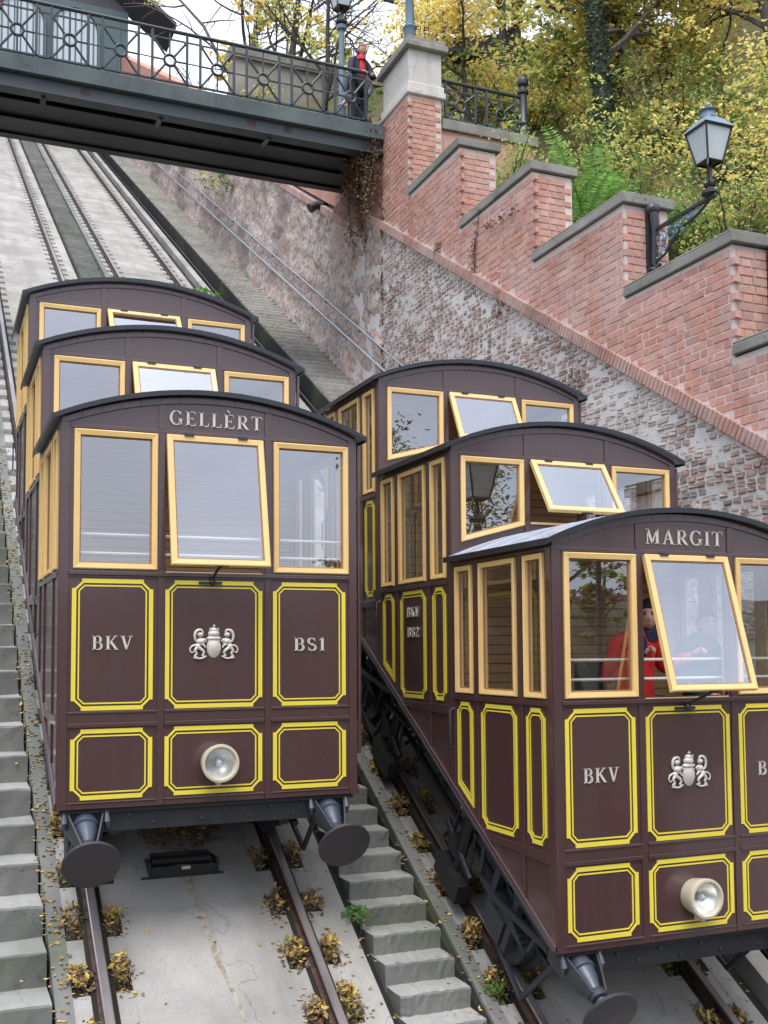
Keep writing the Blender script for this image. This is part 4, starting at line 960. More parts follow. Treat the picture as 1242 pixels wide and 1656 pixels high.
            bk.tube([S(e+sg*0.02, s1-0.25, PR+0.3), S(e+sg*0.02, s1+0.3, PR+0.45)], 0.03, 8); bk.lathe([(-0.05, 0.09), (0.05, 0.09)], S(e, s1+0.1, PR+0.38), (1, 0, 0), 16)
            for j in range(4): bk.tube([S(e, s1-0.2+j*0.13, PR+0.2), S(e, s1-0.1+j*0.1, -0.25)], 0.014, 6)
            bk.build('brake', 'grease_black', root)
    # ---- buffers pointing down the slope
    ax_ = Vector((0, -cs, -sn))
    for xx in (0.195, 1.985):
        org = Vector(S(xx, 0.10, -0.12))
        b = MB().lathe([(-0.02, 0.075), (0.0, 0.085), (0.14, 0.085), (0.15, 0.095), (0.17, 0.095), (0.18, 0.08), (0.24, 0.072), (0.32, 0.045), (0.36, 0.04), (0.50, 0.038)], org, ax_, 24).build('buffer', 'buffer_blue', root, smooth=True)
        y = MB()
        for sx in (-1, 1):      # open yoke either side of the cylinder
            pts = [(-0.06, 0.125, 0.10), (0.12, 0.120, 0.085), (0.26, 0.085, 0.065), (0.37, 0.055, 0.04)]
            vs = []
            for t_, rx, rh in pts:
                c_ = org+ax_*t_
                for (kx, kh) in ((rx, -rh), (rx+0.016, 0), (rx, rh), (rx-0.012, rh), (rx-0.004, 0), (rx-0.012, -rh)): vs.append(c_+Vector((sx*kx, 0, 0))+Vector((0, -sn, cs))*kh)
            fs = [(i*6+j, i*6+(j+1) % 6, (i+1)*6+(j+1) % 6, (i+1)*6+j) for i in range(3) for j in range(6)]+[tuple(range(6)), tuple(range(18, 24))]
            y.add(vs, fs)
        y.lathe([(0.34, 0.055), (0.36, 0.062), (0.40, 0.062), (0.41, 0.045)], org, ax_, 20)
        y.build('yoke', 'dark_metal', b, smooth=True)
        MB().lathe([(0.50, 0.05), (0.515, 0.185), (0.522, 0.194), (0.533, 0.196), (0.542, 0.19), (0.552, 0.10), (0.555, 0.0)], org, ax_, 40).build('disc', 'disc_black', b, smooth=True)
    for xx in (0.05, 0.34, 1.84, 2.12):
        q = MB(); q.tube([(xx, 0.03, -0.02), (xx, 0.0, -0.09), (xx+0.01, 0.03, -0.14)], [0.014, 0.024, 0.012], 8); q.build('coupling_fitting', 'buffer_blue', root, smooth=True)
    return root
gel = carriage((0, 0, 0), 'left brown stepped funicular carriage lettered GELLERT with yellow lined panels', 'GELLERT', 4, 'BS1', (11.8, 26, 38))
mar = carriage((3.0236, -1.5208, -1.5208*T), 'right brown stepped funicular carriage lettered MARGIT with two passengers behind its open window', 'MARGIT', None, 'BS2', (16.6, 33, 26))

# ------------------------------------------------------------------ footbridge over the track
BY = 10.75
br = tag(empty('footbridge', (0, BY, 11.0)), 'iron footbridge with a grey-green deck edge crossing above the track', 'bridge')
def B(mb, x0, x1, y0, y1, z0, z1): mb.box(x0, x1, y0-BY, y1-BY, z0-11.0, z1-11.0)
XL, XR = -7.0, 6.98
mb = MB(); B(mb, XL, XR, BY, BY+0.22, 10.86, 11.14); mb.build('deck_edge', 'bridge_band', br, bevel=0.01)
mb = MB(); B(mb, XL, XR, BY+0.22, 13.3, 11.0, 11.12); mb.build('deck', 'slate_roof', br)
mb = MB(); B(mb, XL, XR, BY+0.10, BY+0.13, 10.60, 10.858); B(mb, XL, XR, BY+0.04, BY+0.30, 10.585, 10.605); mb.build('front_girder', 'bridge_band', br).data.materials[0] = MT['green_iron']
mb = MB(); B(mb, XL, XR, BY+0.31, 13.0, 10.80, 10.83)
for yy, zz in ((11.5, 10.70), (12.3, 10.76), (13.0, 10.78)): B(mb, XL, XR, yy, yy+0.03, zz, 10.80); B(mb, XL, XR, yy-0.08, yy+0.11, zz-0.02, zz)
mb.build('underside', 'grease_black', br)
for xb in (-4.2, -1.6, 0.75, 2.75, 4.75):
    q = MB(); q.tube([(xb, 0.2, -0.42), (xb+0.03, 0.75, -0.30)], 0.05, 4); q.box(xb-0.05, xb+0.05, 0.14, 0.9, -0.27, -0.2); q.build('bracket', 'green_iron', br)
q = MB()
for xb in (1.35, 4.3, 5.0): q.box(xb, xb+0.16, 0.095, 0.101, -0.30, -0.17)
q.build('rust_patch', 'rail_side', br)

def iron_panel(mb, x0, x1, z0, z1, y, rr=0.10, th=0.022):
    # ring with eight spokes between two uprights
    cx, cz = (x0+x1)/2, (z0+z1)/2
    n = 20
    ring = [(cx+rr*math.cos(2*math.pi*i/n), y, cz+rr*math.sin(2*math.pi*i/n)) for i in range(n+1)]
    mb.tube(ring, th*1.2, 6)
    for dx, dz in ((1, 0), (-1, 0), (0, 1), (0, -1)):
        e = (x1 if dx > 0 else x0 if dx < 0 else cx, y, z1 if dz > 0 else z0 if dz < 0 else cz); mb.tube([(cx+dx*rr, y, cz+dz*rr), e], th*0.8, 5)
    for dx in (1, -1):
        for dz in (1, -1):
            c = 0.7071; mb.tube([(cx+dx*rr*c, y, cz+dz*rr*c), (x1 if dx > 0 else x0, y, z1 if dz > 0 else z0)], th, 5)
            mb.ball(((x1 if dx > 0 else x0)-dx*0.03, y, (z1 if dz > 0 else z0)-dz*0.03), 0.035, 0.02, 0.035, 8, 4)
def railing(name, label, x0, n, pitch, y, zb, zt, wid, end_post=False):
    root = tag(empty(name, (x0, y, zb)), label, 'railing'); L = n*pitch
    MB().tube([(0, 0, zt-zb), (L, 0, zt-zb)], 0.035, 8).build('handrail', 'green_iron', root, smooth=True)
    H = zt-zb; q = MB(); q.box(0, L, -0.012, 0.012, H-0.17, H-0.145); q.box(0, L, -0.02, 0.02, 0.075, 0.105); q.build('rail_bar', 'green_iron', root)
    for i in range(n):
        a = i*pitch+(pitch-wid)/2; b = a+wid
        q = MB(); iron_panel(q, a, b, 0.09, H-0.155, 0)
        q.box(a-0.022, a+0.022, -0.02, 0.02, 0, H); q.box(b-0.022, b+0.022, -0.02, 0.02, 0, H)
        mid = (i+1)*pitch; 
        if i < n-1: q.tube([(b, 0, H*0.47), (mid+(pitch-wid)/2, 0, H*0.47)], 0.012, 5)
        q.box((a+b)/2-0.012, (a+b)/2+0.012, -0.01, 0.01, H-0.155, H)
        q.build('ironwork_panel', 'green_iron', root)
    return root
railing('bridge_railing', 'dark green iron railing with ringed panels along the near side of the footbridge', -4.43-0.86*2, 15, 0.86, BY+0.10, 11.14, 12.17, 0.62)
railing('bridge_railing', 'iron railing along the far side of the footbridge', -4.5-0.86*2, 15, 0.86, 13.2, 11.14, 12.17, 0.62)
rr_ = railing('terrace_railing', 'short dark iron railing on the curb right of the pale pier', 0.72+7.0, 2, 0.86, 9.85, 10.94, 11.74, 0.62)
bol = MB().lathe([(0, 0.17), (0.05, 0.17), (0.06, 0.13), (0.16, 0.13), (0.2, 0.10), (0.26, 0.12), (0.3, 0.09), (0.85, 0.075), (0.88, 0.11), (0.93, 0.11), (0.95, 0.07), (1.02, 0.06), (1.05, 0.10), (1.12, 0.115), (1.19, 0.09), (1.24, 0.03), (1.26, 0.0)], (9.5, 9.85, 10.94), (0, 0, 1), 18).build('iron_post', 'black_iron', smooth=True)
tag(bol, 'thick dark iron post with a ball top ending the short railing', 'post')

# ------------------------------------------------------------------ lanterns
def lantern(root, base, s=1.0, open_m='frosted_pane'):
    # four-sided tapering lantern head standing on `base`
    bx, by, bz = base
    P = lambda x, y, z: (bx+x*s, by+y*s, bz+z*s)
    hb, ht = 0.115, 0.20
    rot = [(-1, -1), (1, -1), (1, 1), (-1, 1)]
    fr = MB()
    for i in range(4):
        a, b = rot[i], rot[(i+1) % 4]
        fr.tube([P(a[0]*hb, a[1]*hb, 0.30), P(a[0]*ht, a[1]*ht, 0.72)], 0.013*s, 5)
        fr.tube([P(a[0]*hb, a[1]*hb, 0.30), P(b[0]*hb, b[1]*hb, 0.30)], 0.014*s, 5); fr.tube([P(a[0]*ht, a[1]*ht, 0.72), P(b[0]*ht, b[1]*ht, 0.72)], 0.022*s, 5)
        fr.tube([P(a[0]*hb, a[1]*hb, 0.30), P(a[0]*0.16, a[1]*0.16, 0.2), P(a[0]*0.10, a[1]*0.10, 0.10), P(a[0]*0.03, a[1]*0.03, 0.04)], 0.011*s, 5)
        c = P(a[0]*0.11, a[1]*0.11, 0.17); fr.tube([Vector(c)+Vector((0.035*s*math.cos(t*0.7)*a[0], 0.035*s*math.cos(t*0.7)*a[1], 0.035*s*math.sin(t*0.7))) for t in range(10)], 0.007*s, 5)
    fr.lathe([(0.0, 0.07*s), (0.03*s, 0.08*s), (0.05*s, 0.05*s), (0.10*s, 0.035*s), (0.30*s, 0.03*s), (0.31*s, 0.12*s), (0.32*s, 0.0)], base, (0, 0, 1), 14)
    fo = fr.build('lantern_frame', 'black_iron', root, smooth=True)
    for i in range(4):
        a, b = rot[i], rot[(i+1) % 4]; g = MB()
        k1 = 0.96
        g.add([P(a[0]*hb*k1, a[1]*hb*k1, 0.31), P(b[0]*hb*k1, b[1]*hb*k1, 0.31), P(b[0]*ht*k1, b[1]*ht*k1, 0.71), P(a[0]*ht*k1, a[1]*ht*k1, 0.71)], [(0, 1, 2, 3)]); g.build('lantern_pane', 'frosted_pane', root)
    rf = MB(); pr = [(0.222, 0.725), (0.212, 0.745), (0.13, 0.84), (0.075, 0.89)]
    vs = [P(a[0]*h, a[1]*h, z) for h, z in pr for a in rot]
    rf.add(vs, [(i*4+j, i*4+(j+1) % 4, (i+1)*4+(j+1) % 4, (i+1)*4+j) for i in range(3) for j in range(4)]+[(3, 2, 1, 0)])
    rf.lathe([(0.88*s, 0.10*s), (0.95*s, 0.09*s), (0.97*s, 0.12*s), (0.985*s, 0.07*s), (1.02*s, 0.03*s), (1.05*s, 0.035*s), (1.07*s, 0.02*s), (1.11*s, 0.0)], base, (0, 0, 1), 14)
    rf.build('lantern_roof', 'bluegrey_iron', root, smooth=True, angle=35)
def scroll(mb, c, r0, r1, turns, a0, plane_x, rr=0.012, sgn=1):
    n = int(14*turns); pts = []
    for i in range(n+1):
        t = i/n; r = r0+(r1-r0)*t; a = a0+sgn*2*math.pi*turns*t; pts.append((plane_x, c[0]+r*math.cos(a), c[1]+r*math.sin(a)))
    mb.tube(pts, rr, 5)
def wall_lamp(x, y, z, label):
    root = tag(empty('wall_lamp', (x, y, z)), label, 'lamp')
    pl = MB(); pl.box(-0.07, 0.07, -0.05, 0, -0.46, 0.26); pl.ball((0, -0.06, 0.28), 0.10, 0.08, 0.09); pl.ball((0, -0.07, -0.5), 0.10, 0.09, 0.05); pl.tube([(0, -0.08, 0.22), (0, -0.11, 0.0), (0, -0.08, -0.42), (0, -0.16, -0.5), (0, -0.2, -0.45)], [0.06, 0.05, 0.04, 0.035, 0.02], 8)
    pl.build('wall_plate', 'black_iron', root, smooth=True)
    ar = MB(); ar.box(-0.025, 0.025, -1.24, -0.03, -0.015, 0.02); ar.tube([(0, -1.16, 0), (0, -0.95, -0.10), (0, -0.6, -0.16), (0, -0.3, -0.36), (0, -0.07, -0.42)], 0.016, 6)
    ar.build('arm', 'black_iron', root)
    sc = MB()
    for (cy, cz, r0, r1, tn, a0, sg) in ((-0.22, -0.15, 0.13, 0.03, 1.6, 0.5, 1), (-0.42, -0.16, 0.11, 0.02, 1.5, 3.6, -1), (-0.60, -0.08, 0.08, 0.02, 1.5, 0.2, 1), (-0.78, -0.07, 0.06, 0.015, 1.4, 3.4, -1), (-0.93, -0.05, 0.045, 0.012, 1.3, 0.4, 1), (-0.16, -0.32, 0.07, 0.02, 1.4, 2.2, 1), (-0.3, -0.27, 0.06, 0.015, 1.5, 1.0, -1)):
        scroll(sc, (cy, cz), r0, r1, tn, a0, 0, 0.010, sg)
    for i in range(7): sc.ball((0.0, -0.15-i*0.12, -0.12-0.06*math.sin(i*2)), 0.02, 0.045, 0.03, 6, 4)
    sc.build('scrollwork', 'bluegrey_iron', root)
    ba = MB().lathe([(0.0, 0.03), (0.02, 0.10), (0.05, 0.10), (0.06, 0.05), (0.12, 0.045)], (0, -1.14, 0.02), (0, 0, 1), 14); ba.build('lamp_cup', 'black_iron', root, smooth=True)
    lantern(root, (0, -1.14, 0.13), 0.92)
wall_lamp(7.36, 3.118, 6.27, 'black scrolled wall lamp with a pale four-sided lantern on the brick step')
wall_lamp(7.50, 1.188, 5.05, 'scrolled lamp bracket at the right edge, on the lower brick step')
def lamp_post(x, y, z, h, label):
    root = tag(empty('lamp_post', (x, y, z)), label, 'lamp post')
    MB().lathe([(0, 0.17), (0.1, 0.17), (0.14, 0.12), (0.5, 0.11), (0.55, 0.14), (0.6, 0.085), (1.3, 0.075), (1.34, 0.10), (1.38, 0.065), (h-0.12, 0.055), (h-0.1, 0.10), (h-0.02, 0.11), (h, 0.06)], (0, 0, 0), (0, 0, 1), 16).build('pole', 'bluegrey_iron', root, smooth=True)
    q = MB()
    for i in range(8): a = i*math.pi/4; q.ball((0.10*math.cos(a), 0.10*math.sin(a), h+0.06), 0.035, 0.035, 0.05, 6, 4)
    q.build('collar', 'black_iron', root); lantern(root, (0, 0, h+0.02), 1.15); return root
lamp_post(6.85, 12.75, 11.12, 3.1, 'blue-grey lamp post standing on the footbridge behind the railing')
lamp_post(7.30, 10.25, 12.315, 2.4, 'blue-grey lamp post rising from the cap of the pale stone pier')

# ------------------------------------------------------------------ upper station, terrace wall, houses
st = tag(empty('station_building', (0, 44.2, 25.5)), 'dark gabled upper station with pale arched barred windows and teal walls', 'building')
mb = MB(); mb.box(-9, 7.4, 0.0, 1.5, -2.0, 7.0); mb.build('wall', 'teal_wall', st)
mb = MB()
mb.prism([(-11.0, 6.3), (-0.9, 14.2), (9.6, 6.3), (9.6, 6.5), (-0.9, 14.5), (-11.0, 6.5)], -0.9, 1.6, 1); mb.build('roof', 'slate_roof', st)
MB().prism([(-9, 7.0), (7.4, 7.0), (-0.9, 13.6)], 0.0, 0.3, 1).build('gable', 'slate_roof', st)
for xc in (-7.6, -5.1, -2.6, -0.1, 2.4, 4.9):
    fr = MB(); n = 12; pts = [(xc-1.1, -0.06, 3.9)]+[(xc+1.1*math.cos(math.pi-math.pi*i/n), -0.06, 5.6+1.1*math.sin(math.pi*i/n)) for i in range(n+1)]+[(xc+1.1, -0.06, 3.9)]
    fr.tube(pts, 0.09, 5); w_ = fr.build('arched_window', 'teal_wall', st)
    g = MB(); g.add([(p[0], -0.02, p[2]) for p in pts], [tuple(range(len(pts)))]); g.build('pane', 'pale_pane', w_)
    g = MB()
    for i in range(7): xx = xc-0.84+i*0.28; g.box(xx-0.03, xx+0.03, -0.07, -0.03, 3.9, 5.6+math.sqrt(max(0, 1.21-(xx-xc)**2)))
    g.build('bars', 'teal_wall', w_)
    g = MB(); g.box(xc-1.0, xc+1.0, -0.05, -0.012, 0.4, 3.2); w2 = g.build('window', 'bluegrey_iron', st)
    g = MB(); g.box(xc-1.06, xc+1.06, -0.08, -0.05, 1.7, 1.85)
    for i in range(4): g.box(xc-1.02+i*0.66, xc-0.96+i*0.66, -0.08, -0.051, 0.4, 3.2)
    g.build('bars', 'teal_wall', w2)
tw = tag(empty('terrace_wall', (0, 24, 14)), 'pale stone terrace wall seen through the footbridge railing', 'wall')
mb = MB(); mb.box(7.4, 12.5, 0, 0.5, -3, 5.6); mb.build('wall', 'terrace_stone', tw); MB().box(7.3, 12.6, -0.1, 0.6, 5.602, 5.9).build('coping', 'coping_stone', tw, bevel=0.02)
def house(loc, w, d, h, label, mat='terrace_stone', nx=4, nz=2):
    root = tag(empty('house', loc), label, 'house')
    MB().box(0, w, 0, d, -4, h).build('wall', mat, root); MB().prism([(-0.4, h), (w+0.4, h), (w+0.4, h+0.25), (w*0.5, h+w*0.22), (-0.4, h+0.25)], -0.5, d+0.5, 1).build('roof', 'slate_roof', root)
    for i in range(nx):
        for j in range(nz):
            xx = w*(i+0.5)/nx; zz = h-1.6-j*2.6
            f = MB().box(xx-0.5, xx+0.5, -0.05, 0, zz-0.8, zz+0.8).build('window', 'white_stone', root); MB().box(xx-0.4, xx+0.4, -0.07, -0.052, zz-0.7, zz+0.7).build('pane', 'slate_roof', f)
house((14.3, 23.5, 17.0), 5.0, 5, 3.8, 'grey house with dark windows behind the yellow trees', 'bridge_band', 3, 1)

# ------------------------------------------------------------------ trees and plants
def tree(name, label, base, height, trunk_r, leaf_mats, n_leaves, seed, lean=(0, 0), spread=0.55, first=0.3, leaf=0.11, bark='bark', ivy=False, levels=3, group=None, crown_r=0.9, droop=0.0):
    rg = random.Random(seed); root = tag(empty(name, base), label, 'tree', group); tr = MB(); tips = []; stem_pts = []
    def branch(p, d, L, r, lv):
        pts = [p]; rs = [r]; n = 5 if lv else 9; q = Vector(p); dd = Vector(d)
        for i in range(n):
            jt = 0.13 if lv else 0.045; dd = (dd+Vector((rg.gauss(0, jt), rg.gauss(0, jt), rg.gauss(0.02, 0.08)-droop*lv))).normalized(); q = q+dd*L/n; pts.append(q.copy()); rs.append(r*(1-0.75*(i+1)/n)+0.003)
        tr.tube(pts, rs, 8 if lv == 0 else 5, caps=False)
        if lv == 0: stem_pts[:] = list(zip(pts, rs))
        if lv >= 1:
            for q_ in pts[2:]: tips.append((q_, lv))
        if lv < levels:
            m_ = (9 if lv == 0 else 5 if lv == 1 else 4)
            for j in range(m_):
                t = (first if lv == 0 else 0.25)+(1-(first if lv == 0 else 0.25))*(j+rg.random()*0.8)/m_
                i0 = min(len(pts)-2, int(t*(len(pts)-1))); pp = pts[i0].lerp(pts[i0+1], t*(len(pts)-1)-i0)
                ax = (pts[i0+1]-pts[i0]).normalized(); az = rg.uniform(0, 6.28)+j*2.4; u = ax.orthogonal().normalized(); w_ = ax.cross(u)
                nd = (ax*rg.uniform(0.25, 0.7)+(u*math.cos(az)+w_*math.sin(az))*rg.uniform(0.6, 1.0)+Vector((0, 0, 0.15))).normalized()
                branch(pp, nd, L*(spread if lv == 0 else 0.55)*rg.uniform(0.7, 1.15)*(1.1-0.45*t), max(0.006, rs[i0]*0.6), lv+1)
    branch(Vector((0, 0, 0)), Vector((lean[0], lean[1], 1)).normalized(), height, trunk_r, 0)
    tr.build('trunk', bark, root, smooth=True)
    if n_leaves:
        cr = MB(); nt = len(tips); n_leaves = int(n_leaves*0.72); clumps = [tips[rg.randrange(nt)][0]+Vector((rg.gauss(0, .25), rg.gauss(0, .25), rg.gauss(0, .2)))*crown_r for _ in range(max(1, n_leaves//26))]
        for c in clumps:
            mi = rg.choices(range(len(leaf_mats)), [3, 2, 1][:len(leaf_mats)])[0]; s_ = rg.uniform(0.10, 0.38)
            for _ in range(26):
                p = c+Vector((rg.gauss(0, s_), rg.gauss(0, s_), rg.gauss(0, s_*0.45))); add_leaf(cr, p, leaf*rg.uniform(0.6, 1.3), rg, 0.45, mi)
        cr.build('crown', leaf_mats, root)
    if ivy:
        iv = MB()
        for _ in range(2600):
            t = rg.random()**1.2; z_ = t*height*0.62; a = rg.uniform(0, 6.28); rr = trunk_r*(1-0.6*t)+rg.uniform(0.0, 0.12)
            i_ = min(len(stem_pts)-2, int(t*0.66*(len(stem_pts)-1))); f_ = t*0.66*(len(stem_pts)-1)-i_; c_ = stem_pts[i_][0].lerp(stem_pts[i_+1][0], f_); add_leaf(iv, c_+Vector((rr*math.cos(a), rr*math.sin(a), 0)), 0.09, rg, 0.9)
        iv.build('ivy', 'leaf_ivy', root)
    return root
Yl, Yg, Gr = 'leaf_yellow', 'leaf_yellowgreen', 'leaf_green'
G_ = 'yellow autumn trees on the slope behind the brick wall'
hh = lambda x, y: hz(x, y)-0.1
def tr_(x, y, *a, **k): return tree('autumn_tree', a[0], (x, y, hh(x, y)), *a[1:], group=G_, **k)
tr_(10.85, 9.0, 'ivy-covered tree trunk with bare branches and yellow leaves, behind the lush green shrub', 6.0, 0.17, [Yl, Yg], 5200, 11, ivy=True, first=0.36, leaf=0.10, spread=0.6)
tr_(13.6, 7.2, 'bright yellow tree behind the wall lamp, near the right edge', 6.0, 0.12, [Yl, Yg], 15000, 12, first=0.12, leaf=0.11, spread=0.5)
tr_(16.0, 9.5, 'tall yellow-green tree at the far right behind the lamp', 9.5, 0.16, [Yg, Yl, Gr], 15000, 13, first=0.15, leaf=0.13)
tr_(13.4, 13.0, 'tall yellow tree standing behind the ivy-covered trunk', 9.5, 0.17, [Yl, Yg], 16000, 14, first=0.15, leaf=0.13)
tr_(10.0, 13.2, 'orange-yellow small tree right behind the short iron railing', 4.0, 0.09, [Yl], 6000, 15, first=0.15, leaf=0.12)
tr_(18.5, 16.0, 'big dark-branched tree high on the slope at upper right', 12, 0.22, [Yg, Yl, Gr], 17000, 16, first=0.15, leaf=0.17)
tr_(11.6, 19.0, 'thin tree with sparse green-yellow leaves above the pale pier', 9.0, 0.13, [Yg, Gr, Yl], 4200, 17, first=0.3, leaf=0.13)
tr_(15.0, 20.5, 'yellow tree in front of the grey house on the slope', 8.5, 0.15, [Yl, Yg], 7000, 18, first=0.2, leaf=0.15)
tr_(12.0, 5.0, 'low yellow-green tree under the lantern arm of the wall lamp', 2.7, 0.07, [Yl, Yg, Gr], 7000, 19, first=0.1, leaf=0.10)
tr_(22.0, 12.0, 'yellow-brown tree at the right edge high behind the others', 11, 0.2, [Yg, Yl], 15000, 20, first=0.12, leaf=0.17)
tr_(10.6, 2.6, 'orange-brown bushy tree at the right edge above the lower coping', 2.0, 0.06, [Yl, 'leaf_dry', Yg], 6000, 21, first=0.08, leaf=0.085)
tr_(17.5, 24.0, 'pale yellow tree furthest up the slope beside the grey house', 11, 0.2, [Yl, Yg], 12000, 22, first=0.1, leaf=0.2)
tree('autumn_tree', 'full yellow tree behind the footbridge, left of the lamp post', (10.6, 29.5, 18.4), 10.5, 0.2, [Yl, Yg], 9000, 23, leaf=0.2, first=0.2)
tree('bare_tree', 'bare purplish tree behind the middle of the footbridge', (9.6, 33.0, 18.0), 16, 0.19, [Yg], 300, 24, leaf=0.16, bark='bark_purple', first=0.3, levels=3, spread=0.6)
tree('bare_tree', 'bare dark-stemmed tree left of the full yellow tree', (12.2, 37.0, 18.6), 17, 0.22, [Yg], 400, 25, leaf=0.2, bark='bark_purple', first=0.25)
tree('bare_tree', 'thin bare tree behind the two people on the footbridge', (9.3, 21.0, 13.2), 9, 0.12, [Yg, Yl], 1500, 26, leaf=0.12, first=0.3)
for i, (x, y, h_, lb) in enumerate(((16.5, 13.0, 8, 'yellow-green tree between the lamp and the ivy-covered trunk, further up'), (20.5, 18.0, 10, 'dense yellow tree high on the slope above the lamp'), (15.5, 17.0, 9, 'green-yellow tree above the lush shrub, higher up the slope'), (25.0, 20.0, 12, 'tall mixed tree in the top right corner'), (13.5, 23.5, 9, 'light yellow tree left of the grey house'), (21.0, 25.0, 12, 'tall green-yellow tree right of the grey house'), (12.2, 10.5, 4.2, 'low yellow tree right of the ivy-covered trunk'), (14.8, 5.6, 4.6, 'golden tree directly behind the lantern'))):
    tr_(x, y, lb, h_, 0.13, [Yl, Yg, Gr] if i % 2 else [Yg, Yl, Gr], 13000, 40+i, first=0.1, leaf=0.10+0.004*x)
# shrubs: loose leafy masses along the wall top and slope
def shrub(label, c, ext, n, mats, size, seed):
    rg = random.Random(seed); root = tag(empty('shrub', c), label, 'shrub'); cr = MB(); s = MB()
    for _ in range(n//24):
        p = Vector((rg.gauss(0, ext[0]*0.45), rg.gauss(0, ext[1]*0.45), abs(rg.gauss(0, ext[2]*0.55)))); mi = rg.randrange(len(mats)); q = rg.uniform(0.08, 0.22)
        for _ in range(24): add_leaf(cr, p+Vector((rg.gauss(0, q), rg.gauss(0, q), rg.gauss(0, q*0.6))), size*rg.uniform(.6, 1.3), rg, 0.6, mi)
        if rg.random() < 0.25: s.tube([(p.x*0.3, p.y*0.3, -0.2), (p.x*0.7, p.y*0.7, p.z*0.6), p], [0.018, 0.012, 0.005], 5)
    cr.build('foliage', mats, root); 
    if s.v: s.build('stems', 'bark', root)
shrub('green shrub at the foot of the ivy-covered tree', (10.2, 8.0, hh(10.2, 8)), (1.2, 1.0, 1.0), 3600, [Gr, Yg], 0.09, 31)
shrub('dark green undergrowth behind the middle brick step', (9.4, 6.0, hh(9.4, 6)), (1.2, 1.2, 0.9), 4200, [Gr, Gr, Yg], 0.08, 32)
shrub('green and brown undergrowth below the wall lamp arm', (8.9, 3.0, hh(8.9, 3)-0.1), (0.9, 1.2, 0.8), 4200, [Gr, Yg, 'leaf_dry'], 0.07, 33)
shrub('yellowing bush behind the lowest coping at the right edge', (9.2, 1.2, hh(9.2, 1.2)-0.1), (1.0, 1.2, 0.8), 4200, [Yl, 'leaf_dry', Gr], 0.07, 34)
shrub('yellow-green bushes under the far right trees', (13.0, 9.5, hh(13, 9.5)), (2.6, 1.6, 1.6), 8000, [Yg, Yl, Gr], 0.11, 35)
shrub('dark bushes between the trees on the slope', (12.0, 14.0, hh(12, 14)), (3.4, 2.0, 1.8), 9000, [Yg, Gr, Yl], 0.13, 36)
shrub('clipped dark green hedge behind the footbridge railing', (8.6, 27.0, 17.2), (1.2, 2.2, 1.6), 4000, [Gr], 0.12, 37)
shrub('green bush beside the terrace wall behind the bridge', (8.2, 22.5, 14.5), (1.8, 1.0, 2.2), 5000, [Gr, Yg], 0.12, 38)
shrub('small leafy plant on the coping next to the short railing', (8.3, 8.3, 9.2), (0.5, 0.5, 0.7), 1500, ['leaf_fern', Yg], 0.06, 39)
shrub('tangled yellow and brown bushes behind the lantern', (11.2, 4.6, hh(11.2, 4.6)), (1.6, 1.6, 1.3), 6500, [Yl, 'leaf_dry', Yg], 0.085, 51)
shrub('dense green and yellow thicket right of the lantern', (12.6, 3.4, hh(12.6, 3.4)), (1.8, 1.6, 1.4), 6500, [Yg, Yl, Gr], 0.09, 52)
shrub('green thicket between the feathery shrub and the wall lamp', (10.0, 4.6, hh(10.0, 4.6)), (1.0, 1.1, 1.1), 4800, [Gr, Yg], 0.075, 53)
shrub('yellow-green thicket right of the ivy-covered trunk', (12.6, 7.6, hh(12.6, 7.6)), (1.7, 1.5, 1.4), 6500, [Yg, Gr, Yl], 0.10, 54)
# feathery shrub with long pinnate leaves
fe = tag(empty('fern_shrub', (8.6, 6.4, 7.3)), 'lush bright green shrub with feathery leaves behind the brick step', 'shrub'); rg = random.Random(5); lf = MB(); stx = MB()
for f in range(46):
    a = rg.uniform(0, 6.28); el_ = rg.uniform(0.75, 1.35); L = rg.uniform(0.7, 1.45); p = Vector((rg.gauss(0, .25), rg.gauss(0, .3), rg.uniform(-0.1, .5))); d = Vector((math.cos(a)*math.cos(el_), math.sin(a)*math.cos(el_), math.sin(el_))); pts = [p.copy()]
    for i in range(14): d = (d+Vector((0, 0, -0.075))).normalized(); p = p+d*L/14; pts.append(p.copy())
    stx.tube(pts, [0.014*(1-i/16) for i in range(15)], 5)
    side = d.cross(Vector((0, 0, 1))).normalized()
    for i in range(3, 15):
        for k_ in (0, 0.5):
            q = pts[i] if k_ == 0 or i == 14 else pts[i].lerp(pts[min(i+1, 14)], .5); dd = (pts[i]-pts[i-1]).normalized(); ln = 0.15*math.sin(math.pi*(i-1)/15)+0.035
            for s_ in (-1, 1):
                e = (side*s_+dd*0.45+Vector((0, 0, -0.25+rg.gauss(0, .12)))).normalized(); w_ = dd*0.016
                b = len(lf.v); lf.v += [tuple(q), tuple(q+e*ln*0.45+w_), tuple(q+e*ln), tuple(q+e*ln*0.45-w_)]; lf.f += [(b, b+1, b+2), (b, b+2, b+3)]; lf.m += [0]*2
lf.build('foliage', 'leaf_fern', fe); stx.build('stems', 'leaf_fern', fe)
fe2 = fe.copy(); scene.collection.objects.link(fe2); fe2.location = (9.1, 5.0, 7.0); fe2.rotation_euler = (0, 0, 2.1); fe2.scale = (0.5, 0.5, 0.5); fe2['label'] = 'smaller feathery green shrub just right of the lush one'
for c in list(fe.children):
    o = c.copy(); scene.collection.objects.link(o); o.parent = fe2
